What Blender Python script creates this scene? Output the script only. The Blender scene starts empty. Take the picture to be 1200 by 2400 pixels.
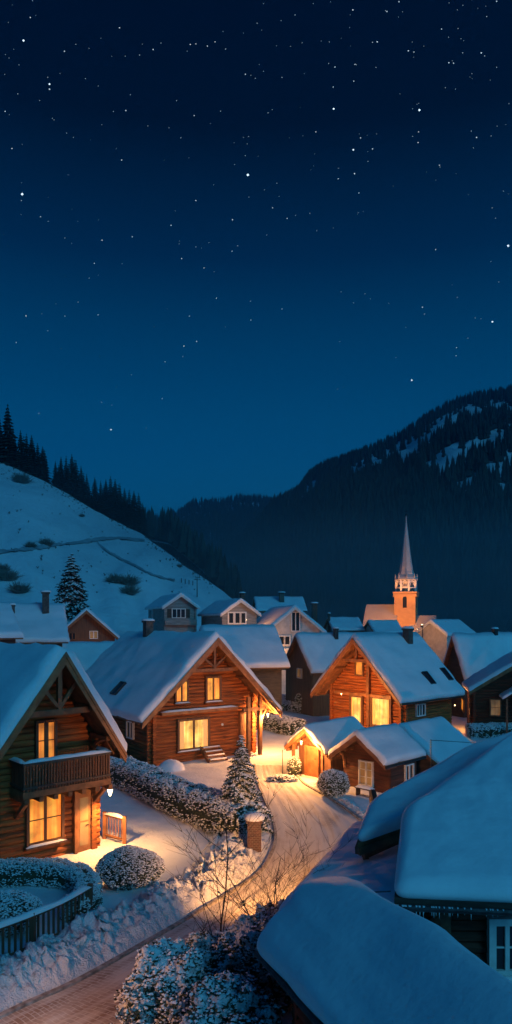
import bpy, math, random
from mathutils import Vector, Matrix, noise
R = math.radians
C = bpy.context.scene
COL = C.collection

# ------------------------------------------------------------------ camera
F, U0, V0, CH = 1600.0, 600.0, 1460.0, 8.0
cd = bpy.data.cameras.new('camera')
cam = bpy.data.objects.new('camera', cd); COL.objects.link(cam)
cd.sensor_fit = 'VERTICAL'; cd.sensor_height = 36.0; cd.lens = F/2400*36
cd.shift_y = (V0-1200)/2400
cam.location = (0, 0, CH); cam.rotation_euler = (R(90), 0, 0)
cd.clip_start = .1; cd.clip_end = 9000
C.camera = cam
C.view_settings.view_transform = 'Standard'; C.view_settings.look = 'None'
C.view_settings.exposure = 0; C.view_settings.gamma = 1
C.cycles.use_denoising = True
C.cycles.max_bounces = 6; C.cycles.volume_bounces = 0
C.cycles.sample_clamp_indirect = 3
C.cycles.transparent_max_bounces = 6

# ------------------------------------------------------------------ night sky
W = bpy.data.worlds.new('World'); C.world = W; W.use_nodes = True
nt = W.node_tree; nt.nodes.clear()
tc = nt.nodes.new('ShaderNodeTexCoord'); sp = nt.nodes.new('ShaderNodeSeparateXYZ')
nt.links.new(tc.outputs['Generated'], sp.inputs[0])
rp = nt.nodes.new('ShaderNodeValToRGB'); nt.links.new(sp.outputs['Z'], rp.inputs[0])
def s2l(c): return tuple(((x/255)/12.92 if x/255 <= .04045 else ((x/255+.055)/1.055)**2.4) for x in c)
stops = [(0, (16, 82, 128)), (.17, (6, 112, 168)), (.33, (0, 78, 124)), (.47, (0, 39, 72)), (.59, (0, 4, 8)), (.68, (0, 1, 1)), (.78, (0, 22, 52)), (1, (0, 70, 138))]
cr = rp.color_ramp
while len(cr.elements) < len(stops): cr.elements.new(.5)
for e, (p, c) in zip(cr.elements, stops): e.position = p; e.color = (*s2l(c), 1)
bg = nt.nodes.new('ShaderNodeBackground'); bg.inputs[1].default_value = 1.0
nt.links.new(rp.outputs[0], bg.inputs[0])
wo = nt.nodes.new('ShaderNodeOutputWorld'); nt.links.new(bg.outputs[0], wo.inputs[0])

# the moon, high behind the camera on the right
sd = bpy.data.lights.new('moonlight', 'SUN'); sd.energy = .74; sd.angle = R(22); sd.color = (.085, .60, 1.0)
so = bpy.data.objects.new('moonlight', sd); COL.objects.link(so)
so.rotation_euler = Vector((-.62, .75, -.56)).to_track_quat('-Z', 'Y').to_euler()

# ------------------------------------------------------------------ helpers
def P(u, v, y): return Vector(((u-U0)/F*y, y, CH+(V0-v)/F*y))
def G(u, v):
    y = F*CH/(v-V0); return Vector(((u-U0)/F*y, y, 0))
def tag(o, label=None, cat=None, group=None, kind=None):
    if label: o['label'] = label
    if cat: o['category'] = cat
    if group: o['group'] = group
    if kind: o['kind'] = kind
    return o
def empty(name, loc, rz=0):
    o = bpy.data.objects.new(name, None); COL.objects.link(o); o.location = loc; o.rotation_euler = (0, 0, rz)
    o.empty_display_size = .2
    return o
class MB:
    def __init__(s): s.v = []; s.f = []; s.m = []
    def face(s, pts, m=0):
        n = len(s.v); s.v += [tuple(p) for p in pts]; s.f.append(tuple(range(n, n+len(pts)))); s.m.append(m)
    def add(s, vs, fs, m=0):
        n = len(s.v); s.v += [tuple(p) for p in vs]
        for f in fs: s.f.append(tuple(i+n for i in f)); s.m.append(m)
    def box(s, x0, y0, z0, x1, y1, z1, m=0, M=None):
        vs = [Vector((x, y, z)) for z in (z0, z1) for y in (y0, y1) for x in (x0, x1)]
        if M: vs = [M @ v for v in vs]
        s.add(vs, [(0, 2, 3, 1), (4, 5, 7, 6), (0, 1, 5, 4), (2, 6, 7, 3), (0, 4, 6, 2), (1, 3, 7, 5)], m)
    def beam(s, a, b, w, h, m=0, up=(0, 0, 1)):
        a = Vector(a); b = Vector(b); d = (b-a).normalized(); up = Vector(up)
        x = d.cross(up)
        if x.length < 1e-4: x = d.cross(Vector((0, 1, 0)))
        x.normalize(); z = x.cross(d); x *= w/2; z *= h/2
        vs = [a-x-z, a+x-z, a+x+z, a-x+z, b-x-z, b+x-z, b+x+z, b-x+z]
        s.add(vs, [(0, 1, 2, 3), (7, 6, 5, 4), (0, 4, 5, 1), (1, 5, 6, 2), (2, 6, 7, 3), (3, 7, 4, 0)], m)
    def tube(s, pts, rad, n=6, m=0, cap=True):
        pts = [Vector(p) for p in pts]; base = len(s.v)
        if not isinstance(rad, (list, tuple)): rad = [rad]*len(pts)
        px = None
        for i, p in enumerate(pts):
            d = (pts[min(i+1, len(pts)-1)]-pts[max(i-1, 0)]).normalized()
            if px is None: px = d.cross(Vector((.31, .2, .93)) if abs(d.z) < .9 else Vector((1, .1, 0)))
            px = (px-d*px.dot(d)).normalized(); py = d.cross(px)
            for k in range(n):
                a = 2*math.pi*k/n
                s.v.append(tuple(p+(px*math.cos(a)+py*math.sin(a))*rad[i]))
        for i in range(len(pts)-1):
            for k in range(n):
                a = base+i*n+k; b = base+i*n+(k+1) % n
                s.f.append((a, b, b+n, a+n)); s.m.append(m)
        if cap:
            s.f.append(tuple(base+k for k in reversed(range(n)))); s.m.append(m)
            s.f.append(tuple(base+(len(pts)-1)*n+k for k in range(n))); s.m.append(m)
    def lathe(s, prof, c=(0, 0, 0), n=12, m=0):
        base = len(s.v); c = Vector(c)
        for r, z in prof:
            for k in range(n):
                a = 2*math.pi*k/n+.2
                s.v.append((c.x+r*math.cos(a), c.y+r*math.sin(a), c.z+z))
        for i in range(len(prof)-1):
            for k in range(n):
                a = base+i*n+k; b = base+i*n+(k+1) % n
                s.f.append((a, b, b+n, a+n)); s.m.append(m)
    def grid(s, rows, m=0):
        n = len(s.v); w = len(rows[0])
        for r in rows: s.v += [tuple(p) for p in r]
        for i in range(len(rows)-1):
            for j in range(w-1):
                a = n+i*w+j; s.f.append((a, a+1, a+w+1, a+w)); s.m.append(m)
    def build(s, name, mats, parent=None, smooth=False, loc=None, uvs=None):
        me = bpy.data.meshes.new(name); me.from_pydata(s.v, [], s.f)
        if not isinstance(mats, (list, tuple)): mats = [mats]
        for m in mats: me.materials.append(m)
        me.polygons.foreach_set('material_index', s.m)
        if smooth: me.polygons.foreach_set('use_smooth', [True]*len(s.f))
        if uvs:
            ul = me.uv_layers.new(name='UVMap')
            for l in me.loops: ul.data[l.index].uv = uvs[l.vertex_index]
        me.update()
        o = bpy.data.objects.new(name, me); COL.objects.link(o)
        if parent: o.parent = parent
        if loc is not None: o.location = loc
        return o
def kids(o): return list(CH_MAP.get(o.name, []))
def copy_tree(o, parent=None):
    c = o.copy(); COL.objects.link(c); c.parent = parent
    for ch in [x for x in list(COL.objects) if x.parent == o]: copy_tree(ch, c)
    return c
def nz(p, s=1.0, o=3): return noise.fractal(Vector(p)*s, 1.0, 2.0, o)

# ------------------------------------------------------------------ materials
def mat(name):
    m = bpy.data.materials.new(name); m.use_nodes = True
    n = m.node_tree; b = n.nodes['Principled BSDF']; return m, n, b
def N(n, t, **k):
    x = n.nodes.new(t)
    for a, v in k.items():
        if a[0] == 'i' and a[1:].isdigit(): x.inputs[int(a[1:])].default_value = v
        else: setattr(x, a, v)
    return x
def coords(n, scale=(1, 1, 1), kind='Object', rot=(0, 0, 0)):
    t = N(n, 'ShaderNodeTexCoord'); mp = N(n, 'ShaderNodeMapping')
    mp.inputs['Scale'].default_value = scale; mp.inputs['Rotation'].default_value = rot
    n.links.new(t.outputs[kind], mp.inputs[0]); return mp.outputs[0]
def noise_mat(name, c1, c2, scale=(3, 3, 3), rough=.7, bump=.2, bdist=.02, detail=6, lo=.3, hi=.7, fine=None, kind='Object'):
    m, n, b = mat(name)
    co = coords(n, scale, kind)
    t = N(n, 'ShaderNodeTexNoise'); t.inputs['Scale'].default_value = 1; t.inputs['Detail'].default_value = detail
    n.links.new(co, t.inputs['Vector'])
    r = N(n, 'ShaderNodeValToRGB'); r.color_ramp.elements[0].position = lo; r.color_ramp.elements[1].position = hi
    r.color_ramp.elements[0].color = (*c1, 1); r.color_ramp.elements[1].color = (*c2, 1)
    n.links.new(t.outputs['Fac'], r.inputs[0]); n.links.new(r.outputs[0], b.inputs['Base Color'])
    b.inputs['Roughness'].default_value = rough
    h = t.outputs['Fac']
    if fine:
        t2 = N(n, 'ShaderNodeTexNoise'); t2.inputs['Scale'].default_value = fine; t2.inputs['Detail'].default_value = 4
        n.links.new(coords(n, (1, 1, 1), kind), t2.inputs['Vector'])
        ad = N(n, 'ShaderNodeMath', operation='ADD'); n.links.new(h, ad.inputs[0]); n.links.new(t2.outputs['Fac'], ad.inputs[1]); h = ad.outputs[0]
    if bump:
        bp = N(n, 'ShaderNodeBump'); bp.inputs['Strength'].default_value = bump; bp.inputs['Distance'].default_value = bdist
        n.links.new(h, bp.inputs['Height']); n.links.new(bp.outputs[0], b.inputs['Normal'])
    return m
M = {}
M['snow'] = noise_mat('snow', (.74, .76, .79), (.84, .85, .87), (1.1, 1.1, 1.1), .65, .35, .035, 5, fine=6)
_m = M['snow']; _n = _m.node_tree; _bp = [x for x in _n.nodes if x.type == 'BUMP'][0]
_t = N(_n, 'ShaderNodeTexNoise'); _t.inputs['Scale'].default_value = 1; _t.inputs['Detail'].default_value = 2; _n.links.new(coords(_n, (.35, .35, 5.0)), _t.inputs['Vector'])
_b2 = N(_n, 'ShaderNodeBump'); _b2.inputs['Strength'].default_value = .35; _b2.inputs['Distance'].default_value = .05
_n.links.new(_t.outputs['Fac'], _b2.inputs['Height']); _n.links.new(_bp.outputs[0], _b2.inputs['Normal']); _n.links.new(_b2.outputs[0], _n.nodes['Principled BSDF'].inputs['Normal'])
M['snow_rough'] = noise_mat('snow_rough', (.70, .72, .76), (.86, .87, .88), (5, 5, 5), .7, .9, .08, 10, fine=22)
M['snow_ground'] = noise_mat('snow_ground', (.66, .68, .72), (.84, .85, .87), (.9, .9, .9), .7, .6, .06, 9, fine=9)
M['snow_speck'] = noise_mat('snow_speck', (.78, .80, .83), (.86, .87, .88), (8, 8, 8), .7, 0)
M['snow_hill'] = noise_mat('snow_hill', (.68, .70, .72), (.84, .85, .87), (.03, .03, .03), .8, .5, .6, 9, .35, .65, fine=.6)
def wood(name, c1, c2, sc=(1.2, 1.2, 14), rough=.78, bump=.35):
    m = noise_mat(name, c1, c2, sc, rough, bump, .012, 8, .3, .72, fine=3)
    return m
M['log'] = wood('log_wood', (.12, .028, .006), (.46, .125, .022), (1.0, 1.0, 11))
M['log_dark'] = wood('log_wood_dark', (.04, .014, .006), (.15, .038, .018), (1.0, 1.0, 11))
M['trim'] = wood('trim_wood', (.16, .062, .024), (.40, .17, .068), (3, 3, 3), .5)
M['beam'] = wood('beam_wood', (.10, .040, .018), (.30, .12, .05), (4, 4, 4), .55)
M['dark'] = wood('weathered_wood', (.028, .019, .015), (.085, .058, .044), (2, 2, 12), .7)
M['board'] = wood('vertical_boards', (.075, .032, .018), (.20, .085, .042), (12, 12, .8), .65)
M['grey'] = wood('grey_boards', (.17, .16, .15), (.36, .34, .32), (1, 1, 12), .7)
M['pale'] = noise_mat('pale_render', (.42, .39, .36), (.60, .56, .52), (2, 2, 2), .85, .2, .01, fine=12)
M['white'] = noise_mat('white_paint', (.66, .65, .62), (.80, .79, .76), (6, 6, 6), .5, .1, .005)
M['metal'] = noise_mat('dark_metal', (.035, .037, .04), (.09, .09, .095), (8, 8, 8), .4, .1, .004); M['metal'].node_tree.nodes['Principled BSDF'].inputs['Metallic'].default_value = .8
M['chimney'] = noise_mat('soot_stone', (.035, .032, .03), (.13, .115, .105), (5, 5, 5), .85, .5, .03)
M['bark'] = noise_mat('bark', (.035, .024, .018), (.11, .078, .055), (9, 9, 2), .85, .6, .02)
M['twig'] = noise_mat('twig_bark', (.015, .010, .008), (.05, .033, .024), (9, 9, 2), .85, .3, .01)
M['leaf'] = noise_mat('hedge_leaf', (.020, .030, .016), (.065, .075, .035), (5, 5, 5), .6, 0)
M['needle'] = noise_mat('needles', (.014, .028, .018), (.045, .070, .040), (3, 3, 3), .6, 0)
M['needle_far'] = noise_mat('needles_far', (.012, .020, .016), (.045, .060, .045), (.2, .2, .2), .8, 0)
M['scrub'] = noise_mat('scrub_twigs', (.12, .11, .10), (.26, .24, .22), (3, 3, 3), .8, 0)
def brick(name, c1, c2, mo, scale, kind='Object', rot=(0, 0, 0), bump=.6, bw=.5, rh=.25, ms=.02):
    m, n, b = mat(name)
    t = N(n, 'ShaderNodeTexBrick'); t.inputs['Scale'].default_value = 1
    t.inputs['Brick Width'].default_value = bw; t.inputs['Row Height'].default_value = rh; t.inputs['Mortar Size'].default_value = ms
    t.inputs['Color1'].default_value = (*c1, 1); t.inputs['Color2'].default_value = (*c2, 1); t.inputs['Mortar'].default_value = (*mo, 1)
    n.links.new(coords(n, scale, kind, rot), t.inputs['Vector'])
    n.links.new(t.outputs['Color'], b.inputs['Base Color']); b.inputs['Roughness'].default_value = .85
    bp = N(n, 'ShaderNodeBump'); bp.inputs['Strength'].default_value = bump; bp.inputs['Distance'].default_value = .02; bp.invert = True
    n.links.new(t.outputs['Fac'], bp.inputs['Height']); n.links.new(bp.outputs[0], b.inputs['Normal'])
    return m
M['brick'] = brick('pillar_brick', (.13, .06, .045), (.08, .04, .03), (.20, .18, .16), (4, 4, 4), rot=(R(90), 0, 0))
M['church'] = brick('church_stone', (.50, .29, .15), (.40, .23, .12), (.32, .20, .12), (1.2, 1.2, 1.2), rot=(R(90), 0, 0), bump=.3)
M['shingle'] = brick('snowy_shingles', (.55, .50, .44), (.72, .68, .62), (.26, .20, .16), (1, 1.6, 1.6), rot=(R(90), 0, 0), bump=.8, ms=.06)
M['spire'] = brick('spire_shingles', (.50, .49, .47), (.62, .61, .58), (.28, .27, .26), (1.5, 1.5, 1.5), rot=(R(90), 0, 0), bump=.5)

def road_mat():
    m, n, b = mat('paver_road')
    t = N(n, 'ShaderNodeTexBrick'); t.inputs['Scale'].default_value = 1
    t.inputs['Brick Width'].default_value = .34; t.inputs['Row Height'].default_value = .13; t.inputs['Mortar Size'].default_value = .012
    t.inputs['Color1'].default_value = (.36, .25, .19, 1); t.inputs['Color2'].default_value = (.27, .19, .15, 1); t.inputs['Mortar'].default_value = (.60, .56, .52, 1)
    co = coords(n, (1, 1, 1), 'UV'); n.links.new(co, t.inputs['Vector'])
    # wheel streaks along the road
    st = N(n, 'ShaderNodeTexNoise'); st.inputs['Scale'].default_value = 1; st.inputs['Detail'].default_value = 5
    n.links.new(coords(n, (5.0, .10, 1), 'UV'), st.inputs['Vector'])
    st2 = N(n, 'ShaderNodeTexNoise'); st2.inputs['Scale'].default_value = 1.1; st2.inputs['Detail'].default_value = 8
    n.links.new(coords(n, (1, .5, 1), 'UV'), st2.inputs['Vector'])
    ad = N(n, 'ShaderNodeMath', operation='ADD'); n.links.new(st.outputs['Fac'], ad.inputs[0]); n.links.new(st2.outputs['Fac'], ad.inputs[1])
    # more packed snow further up the road
    sx = N(n, 'ShaderNodeSeparateXYZ'); n.links.new(co, sx.inputs[0])
    mr = N(n, 'ShaderNodeMapRange'); mr.inputs[1].default_value = 2; mr.inputs[2].default_value = 16; mr.inputs[3].default_value = -.10; mr.inputs[4].default_value = .26
    n.links.new(sx.outputs['Y'], mr.inputs[0])
    a2 = N(n, 'ShaderNodeMath', operation='ADD'); n.links.new(ad.outputs[0], a2.inputs[0]); n.links.new(mr.outputs[0], a2.inputs[1])
    r = N(n, 'ShaderNodeValToRGB'); r.color_ramp.elements[0].position = .46; r.color_ramp.elements[1].position = .64
    hf = N(n, 'ShaderNodeMath', operation='MULTIPLY', i1=.5); n.links.new(a2.outputs[0], hf.inputs[0])
    n.links.new(hf.outputs[0], r.inputs[0])
    mx = N(n, 'ShaderNodeMixRGB'); mx.inputs[2].default_value = (.66, .62, .58, 1)
    n.links.new(r.outputs[0], mx.inputs[0]); n.links.new(t.outputs['Color'], mx.inputs[1])
    n.links.new(mx.outputs[0], b.inputs['Base Color']); b.inputs['Roughness'].default_value = .7
    b1 = N(n, 'ShaderNodeBump'); b1.inputs['Strength'].default_value = .8; b1.inputs['Distance'].default_value = .03
    n.links.new(ad.outputs[0], b1.inputs['Height'])
    b2 = N(n, 'ShaderNodeBump'); b2.inputs['Strength'].default_value = .5; b2.inputs['Distance'].default_value = .01; b2.invert = True
    n.links.new(t.outputs['Fac'], b2.inputs['Height']); n.links.new(b1.outputs[0], b2.inputs['Normal']); n.links.new(b2.outputs[0], b.inputs['Normal'])
    return m
M['road'] = road_mat()

def glow(name, c1, c2, s, scale=(7, 7, .5), lo=.35, hi=.62):
    """a lit room behind curtains: soft folds, brighter around the lamp inside"""
    m, n, b = mat(name)
    t = N(n, 'ShaderNodeTexNoise'); t.inputs['Scale'].default_value = 1; t.inputs['Detail'].default_value = 3
    n.links.new(coords(n, scale), t.inputs['Vector'])
    r = N(n, 'ShaderNodeValToRGB'); r.color_ramp.elements[0].position = lo; r.color_ramp.elements[1].position = hi
    r.color_ramp.elements[0].color = (*c1, 1); r.color_ramp.elements[1].color = (*c2, 1)
    n.links.new(t.outputs['Fac'], r.inputs[0])
    t2 = N(n, 'ShaderNodeTexNoise'); t2.inputs['Scale'].default_value = 1.7; t2.inputs['Detail'].default_value = 4
    n.links.new(coords(n), t2.inputs['Vector'])
    mr = N(n, 'ShaderNodeMapRange'); mr.inputs[1].default_value = .35; mr.inputs[2].default_value = .65; mr.inputs[3].default_value = .45*s; mr.inputs[4].default_value = 1.25*s
    n.links.new(t2.outputs['Fac'], mr.inputs[0]); n.links.new(mr.outputs[0], b.inputs['Emission Strength'])
    b.inputs['Base Color'].default_value = (.3, .2, .1, 1); b.inputs['Roughness'].default_value = .2
    n.links.new(r.outputs[0], b.inputs['Emission Color'])
    return m
M['lit'] = glow('lit_window', (.85, .17, .006), (1.0, .42, .045), 1.1)
M['lit_bright'] = glow('lit_window_bright', (1.0, .40, .035), (1.0, .68, .19), 1.25)
M['lit_dim'] = glow('lit_window_dim', (.75, .17, .012), (1.0, .32, .03), .85)
M['lit_faint'] = glow('lit_window_faint', (.45, .17, .04), (.65, .34, .12), .22)
M['lamp'] = glow('lamp_glass', (1, .72, .34), (1, .8, .45), 9)
m, n, b = mat('dark_glass'); b.inputs['Base Color'].default_value = (.015, .02, .028, 1); b.inputs['Roughness'].default_value = .12; M['glass'] = m
m, n, b = mat('ice'); b.inputs['Base Color'].default_value = (.75, .8, .85, 1); b.inputs['Roughness'].default_value = .15; M['ice'] = m
m, n, b = mat('star_light'); b.inputs['Base Color'].default_value = (0, 0, 0, 1); b.inputs['Emission Color'].default_value = (.62, .85, 1, 1); b.inputs['Emission Strength'].default_value = 1.6; M['star'] = m

def lamp_light(name, loc, energy, color=(1, .41, .11), rad=.08, parent=None, spot=None, target=None, blend=.6):
    l = bpy.data.lights.new(name, 'SPOT' if spot else 'POINT'); l.energy = energy; l.color = color; l.shadow_soft_size = rad
    o = bpy.data.objects.new(name, l); COL.objects.link(o); o.location = loc
    if parent: o.parent = parent
    if spot:
        l.spot_size = R(spot); l.spot_blend = blend
        o.rotation_euler = (Vector(target)-Vector(loc)).to_track_quat('-Z', 'Y').to_euler()
    return o

# ------------------------------------------------------------------ road path and ground
def catmull(pts, n=8):
    pts = [Vector(p) for p in pts]; q = [pts[0]*2-pts[1]]+pts+[pts[-1]*2-pts[-2]]; out = []
    for i in range(1, len(q)-2):
        for k in range(n):
            t = k/n
            out.append(.5*((2*q[i])+(-q[i-1]+q[i+1])*t+(2*q[i-1]-5*q[i]+4*q[i+1]-q[i+2])*t*t+(-q[i-1]+3*q[i]-3*q[i+1]+q[i+2])*t**3))
    out.append(q[-2]); return out
LE = [(-9.4, 7.9, 0), (-7.3, 10.8, 0)]+[tuple(G(*p)) for p in ((0, 2392), (180, 2308), (350, 2212), (480, 2135), (600, 2058), (638, 2005), (648, 1960), (636, 1910), (618, 1868), (604, 1830), (598, 1795))]
RE_ = [(-6.6, 5.9, 0), (-4.5, 8.6, 0), (-2.45, 11.6, 0), (-.75, 14.1, 0), (.8, 16.3, 0), (2.0, 18.1, 0), (3.1, 20.5, 0), (3.9, 23.2, 0), (4.35, 26.0, 0), (3.95, 28.6, 0), (3.3, 31.0, 0), (2.3, 34.0, 0), (1.9, 38.2, 0)]
le = catmull(LE, 8); re_ = catmull(RE_, 8)
ctr = [((a+b)/2, (a-b).length/2) for a, b in zip(le, re_)]
def road_d(x, y):
    """distance outside the road edge"""
    best = 99
    for c, h in ctr[::2]:
        d = math.hypot(x-c.x, y-c.y)-h
        if d < best: best = d
    return best
def gz(x, y):
    if y > 60 or y < 3 or abs(x) > 30: return 0
    d = road_d(x, y)
    if d < .35: return 0
    k = min(1, (d-.35)/1.2)
    return k*(.05+.07*nz((x, y, 0), .35)+.025*nz((x, y, 5), 1.6))
def axis(a, b, fine0, fine1, fs, cs):
    out = []; v = a
    while v < b:
        out.append(v); v += fs if fine0 <= v < fine1 else cs
        if out[-1] < fine0 < v: v = fine0
    out.append(b); return out
xs = [-1500, -800, -400, -200, -120, -80, -60]+axis(-45, 45, -10, 10, .25, 2.0)+[60, 80, 120, 200, 400, 800, 1500]
ys = [-60, -20, 0]+axis(4, 70, 12, 44, .25, 2.0)+[85, 120, 180, 260, 400, 800, 1600]
mb = MB(); mb.grid([[(x, y, gz(x, y)) for x in xs] for y in ys])
g = mb.build('ground', M['snow_ground'], smooth=True); tag(g, kind='structure')

mb = MB(); uv = []; rows = []; L = 0
for i, (a, b) in enumerate(zip(le, re_)):
    if i: L += ((a+b)/2-(le[i-1]+re_[i-1])/2).length
    row = []
    w = (b-a).length
    for k in range(49):
        t = k/48; p = a.lerp(b, t)
        z = .040+.012*math.exp(-((t-.5)/.35)**2)-sum(.030*math.exp(-((t-c_-.02*math.sin(L*.21+c_*9))/.035)**2) for c_ in (.16, .30, .55, .72, .86))+.006*nz((p.x, p.y, 0), 2.5, 3)
        row.append((p.x, p.y, z)); uv.append((t*w, L))
    rows.append(row)
mb.grid(rows); rd = mb.build('road', M['road'], smooth=True, uvs=uv); tag(rd, kind='structure')
# worn snow apron in front of the middle chalet, reaching the sheds
def sheet(name, pts, z, m, uvsc=1):
    mb = MB(); c = sum((Vector(p) for p in pts), Vector())/len(pts)
    ring = catmull(list(pts)+[pts[0]], 5)[:-1]
    n = len(ring); rows = []
    for k in (0, .35, .7, 1):
        rows.append([(c.x+(p.x-c.x)*k, c.y+(p.y-c.y)*k, z+(.0 if k < 1 else -z)) for p in ring+[ring[0]]])
    mb.grid(rows); uv = [(v[0], v[1]) for v in mb.v]
    return tag(mb.build(name, m, smooth=True, uvs=uv), kind='structure')
# kerbs along both road edges
for side, line, sgn in (('kerb', le, -1), ('kerb', re_, 1)):
    mb = MB(); rows = []
    for i, p in enumerate(line):
        q = line[min(i+1, len(line)-1)]-line[max(i-1, 0)]; nrm = Vector((q.y, -q.x, 0)).normalized()*sgn
        rows.append([p-nrm*.02+Vector((0, 0, -.02)), p-nrm*.02+Vector((0, 0, .10)), p+nrm*.08+Vector((0, 0, .11)), p+nrm*.09+Vector((0, 0, -.02))])
    mb.grid(rows); tag(mb.build('kerb', noise_mat('kerb_stone', (.16, .13, .11), (.5, .46, .43), (6, 6, 6), .8, .4, .01)), kind='structure')

# ploughed snow bank along the left edge of the road
def bank(name, line, w, h, seed, sgn, label, t0=0, t1=None, rough=1.0):
    rows = []; mb = MB(); line = line[t0:t1]; fine = []
    for i in range(len(line)-1):
        for k in range(6): fine.append(line[i].lerp(line[i+1], k/6))
    n = len(fine)
    for i, p in enumerate(fine):
        q = fine[min(i+3, n-1)]-fine[max(i-3, 0)]; nrm = Vector((q.y, -q.x, 0)).normalized()*sgn
        e = min(1, i/14, (n-1-i)/14); e = math.sin(e*math.pi/2)
        row = []; ww = w*(1+.25*nz((i*.05, seed, 0)))
        for k in range(29):
            t = k/28; off = .16+ww*t
            base = p+nrm*off
            prof = math.sin(math.pi*min(1, t*1.0))**.75 if t < .5 else math.cos((t-.5)*math.pi)**1.4 if t < 1 else 0
            zz = h*e*prof*(.8+.45*nz((base.x, base.y, seed), .9))
            cr_ = nz((base.x*1.0, base.y*1.0, seed+3), 3.2, 4)
            cr2 = nz((base.x, base.y, seed+9), 9, 3)
            amp = prof*e*rough
            zz += amp*(.20*abs(cr_)*2-.12+.10*cr2)
            base = base+nrm*(amp*.2*nz((base.x, base.y, zz*2+seed), 5, 3))
            row.append((base.x, base.y, zz-.03 if 0 < k < 28 else -.05))
        rows.append(row)
    mb.grid(rows)
    o = mb.build(name, M['snow_rough'], smooth=True)
    return o
tag(bank('snow_bank', le, 2.3, .62, 1.7, -1, '', 0, 74), 'high crumbly ploughed snow bank along the left edge of the road', 'snow bank')
tag(bank('snow_bank', re_, .7, .16, 7.7, 1, '', 56, 90, .5), 'low ridge of ploughed snow on the shed side of the road', 'snow bank')

# ------------------------------------------------------------------ house toolkit
class House: pass
def frame_from_pixels(apex, Y, a, l, r):
    """gable plane through the apex pixel at depth Y with yaw a; roof tips l, r unprojected on it"""
    A = P(apex[0], apex[1], Y); d = Vector((math.cos(a), math.sin(a), 0)); nrm = Vector((-math.sin(a), math.cos(a), 0))
    o = Vector((0, 0, CH)); res = []
    for q in (l, r):
        dr = P(q[0], q[1], 1)-o; t = (A-o).dot(nrm)/dr.dot(nrm); p = o+dr*t
        res.append(((p-A).dot(d), p.z))
    return A, res
def snow_slab(parent, prof, y0, y1, h, seed=0, name='snow_cover', r=None, over=.05, back=True, ripple=.02, nu=26, m='snow'):
    """prof: polyline of (x, z) across the roof, board top; a rounded blanket of snow over it"""
    r = r or h*.9
    # dense parameter along profile
    pts = [Vector((x, 0, z)) for x, z in prof]
    seg = [(pts[i+1]-pts[i]).length for i in range(len(pts)-1)]; T = sum(seg)
    def at(s):
        if s <= 0: return pts[0]+(pts[0]-pts[1]).normalized()*(-s)
        for i, l in enumerate(seg):
            if s <= l: return pts[i].lerp(pts[i+1], s/l)
            s -= l
        return pts[-1]+(pts[-1]-pts[-2]).normalized()*s
    def nrm(s):
        d = at(min(T, s+.25))-at(max(0, s-.25)); return Vector((-d.z, 0, d.x)).normalized()
    def params(a, b, n):
        ph = [i/7*math.pi/2 for i in range(8)]
        A = [(a+r*(1-math.cos(p)), math.sin(p)) for p in ph]
        B = [(b-r*(1-math.cos(p)), math.sin(p)) for p in reversed(ph)]
        mid = [(a+r+(b-a-2*r)*i/n, 1) for i in range(1, n)]
        return A+mid+B
    us = params(-over, T+over, nu); vs = params(y0-over, y1+over, max(6, int((y1-y0)/.5)))
    mb = MB(); rows = []
    for y, hy in vs:
        row = []
        for s, hs in us:
            p = at(s); q = nrm(s)
            k = min(hy, hs) if min(hy, hs) < 1 else 1
            k = hy*hs
            n1 = nz((s*.8, y*.8, seed), .9, 3)
            hh = h*k*(1+.30*n1+.10*nz((s, y, seed+8), 2.6, 2))+ripple*nz((s, y, seed+4), 3, 2)*k
            e = (1-hs)*(.10*nz((y, seed, 1), 1.1)+.05*nz((y, seed, 7), 4.2))*(1 if s > T/2 else -1)
            p = p+q*hh+Vector((0, 0, 0))
            row.append((p.x+e, y+(1-hy)*(.07*nz((s, seed, 2), 1.6)+.03*nz((s, seed, 3), 5)), p.z))
        rows.append(row)
    mb.grid(rows)
    # underside
    lo = [[(r_[0][0], r_[0][1], r_[0][2]), (r_[-1][0], r_[-1][1], r_[-1][2])] for r_ in rows]
    o = mb.build(name, M[m], parent, smooth=True)
    return o
def roof_boards(parent, prof, y0, y1, th, m, name='roof'):
    mb = MB(); n = len(prof)
    top = [(x, z) for x, z in prof]; bot = [(x, z-th) for x, z in prof]
    for i in range(n-1):
        (xa, za), (xb, zb) = top[i], top[i+1]; (xc, zc), (xd, zd) = bot[i], bot[i+1]
        mb.face([(xa, y0, za), (xb, y0, zb), (xb, y1, zb), (xa, y1, za)])
        mb.face([(xc, y0, zc), (xc, y1, zc), (xd, y1, zd), (xd, y0, zd)])
        mb.face([(xa, y0, za), (xc, y0, zc), (xd, y0, zd), (xb, y0, zb)])
        mb.face([(xa, y1, za), (xb, y1, zb), (xd, y1, zd), (xc, y1, zc)])
    for k, s in ((0, 1), (-1, -1)):
        (xa, za), (xc, zc) = top[k], bot[k]
        mb.face([(xa, y0, za), (xa, y1, za), (xc, y1, zc), (xc, y0, zc)])
    return mb.build(name, m, parent)
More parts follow.
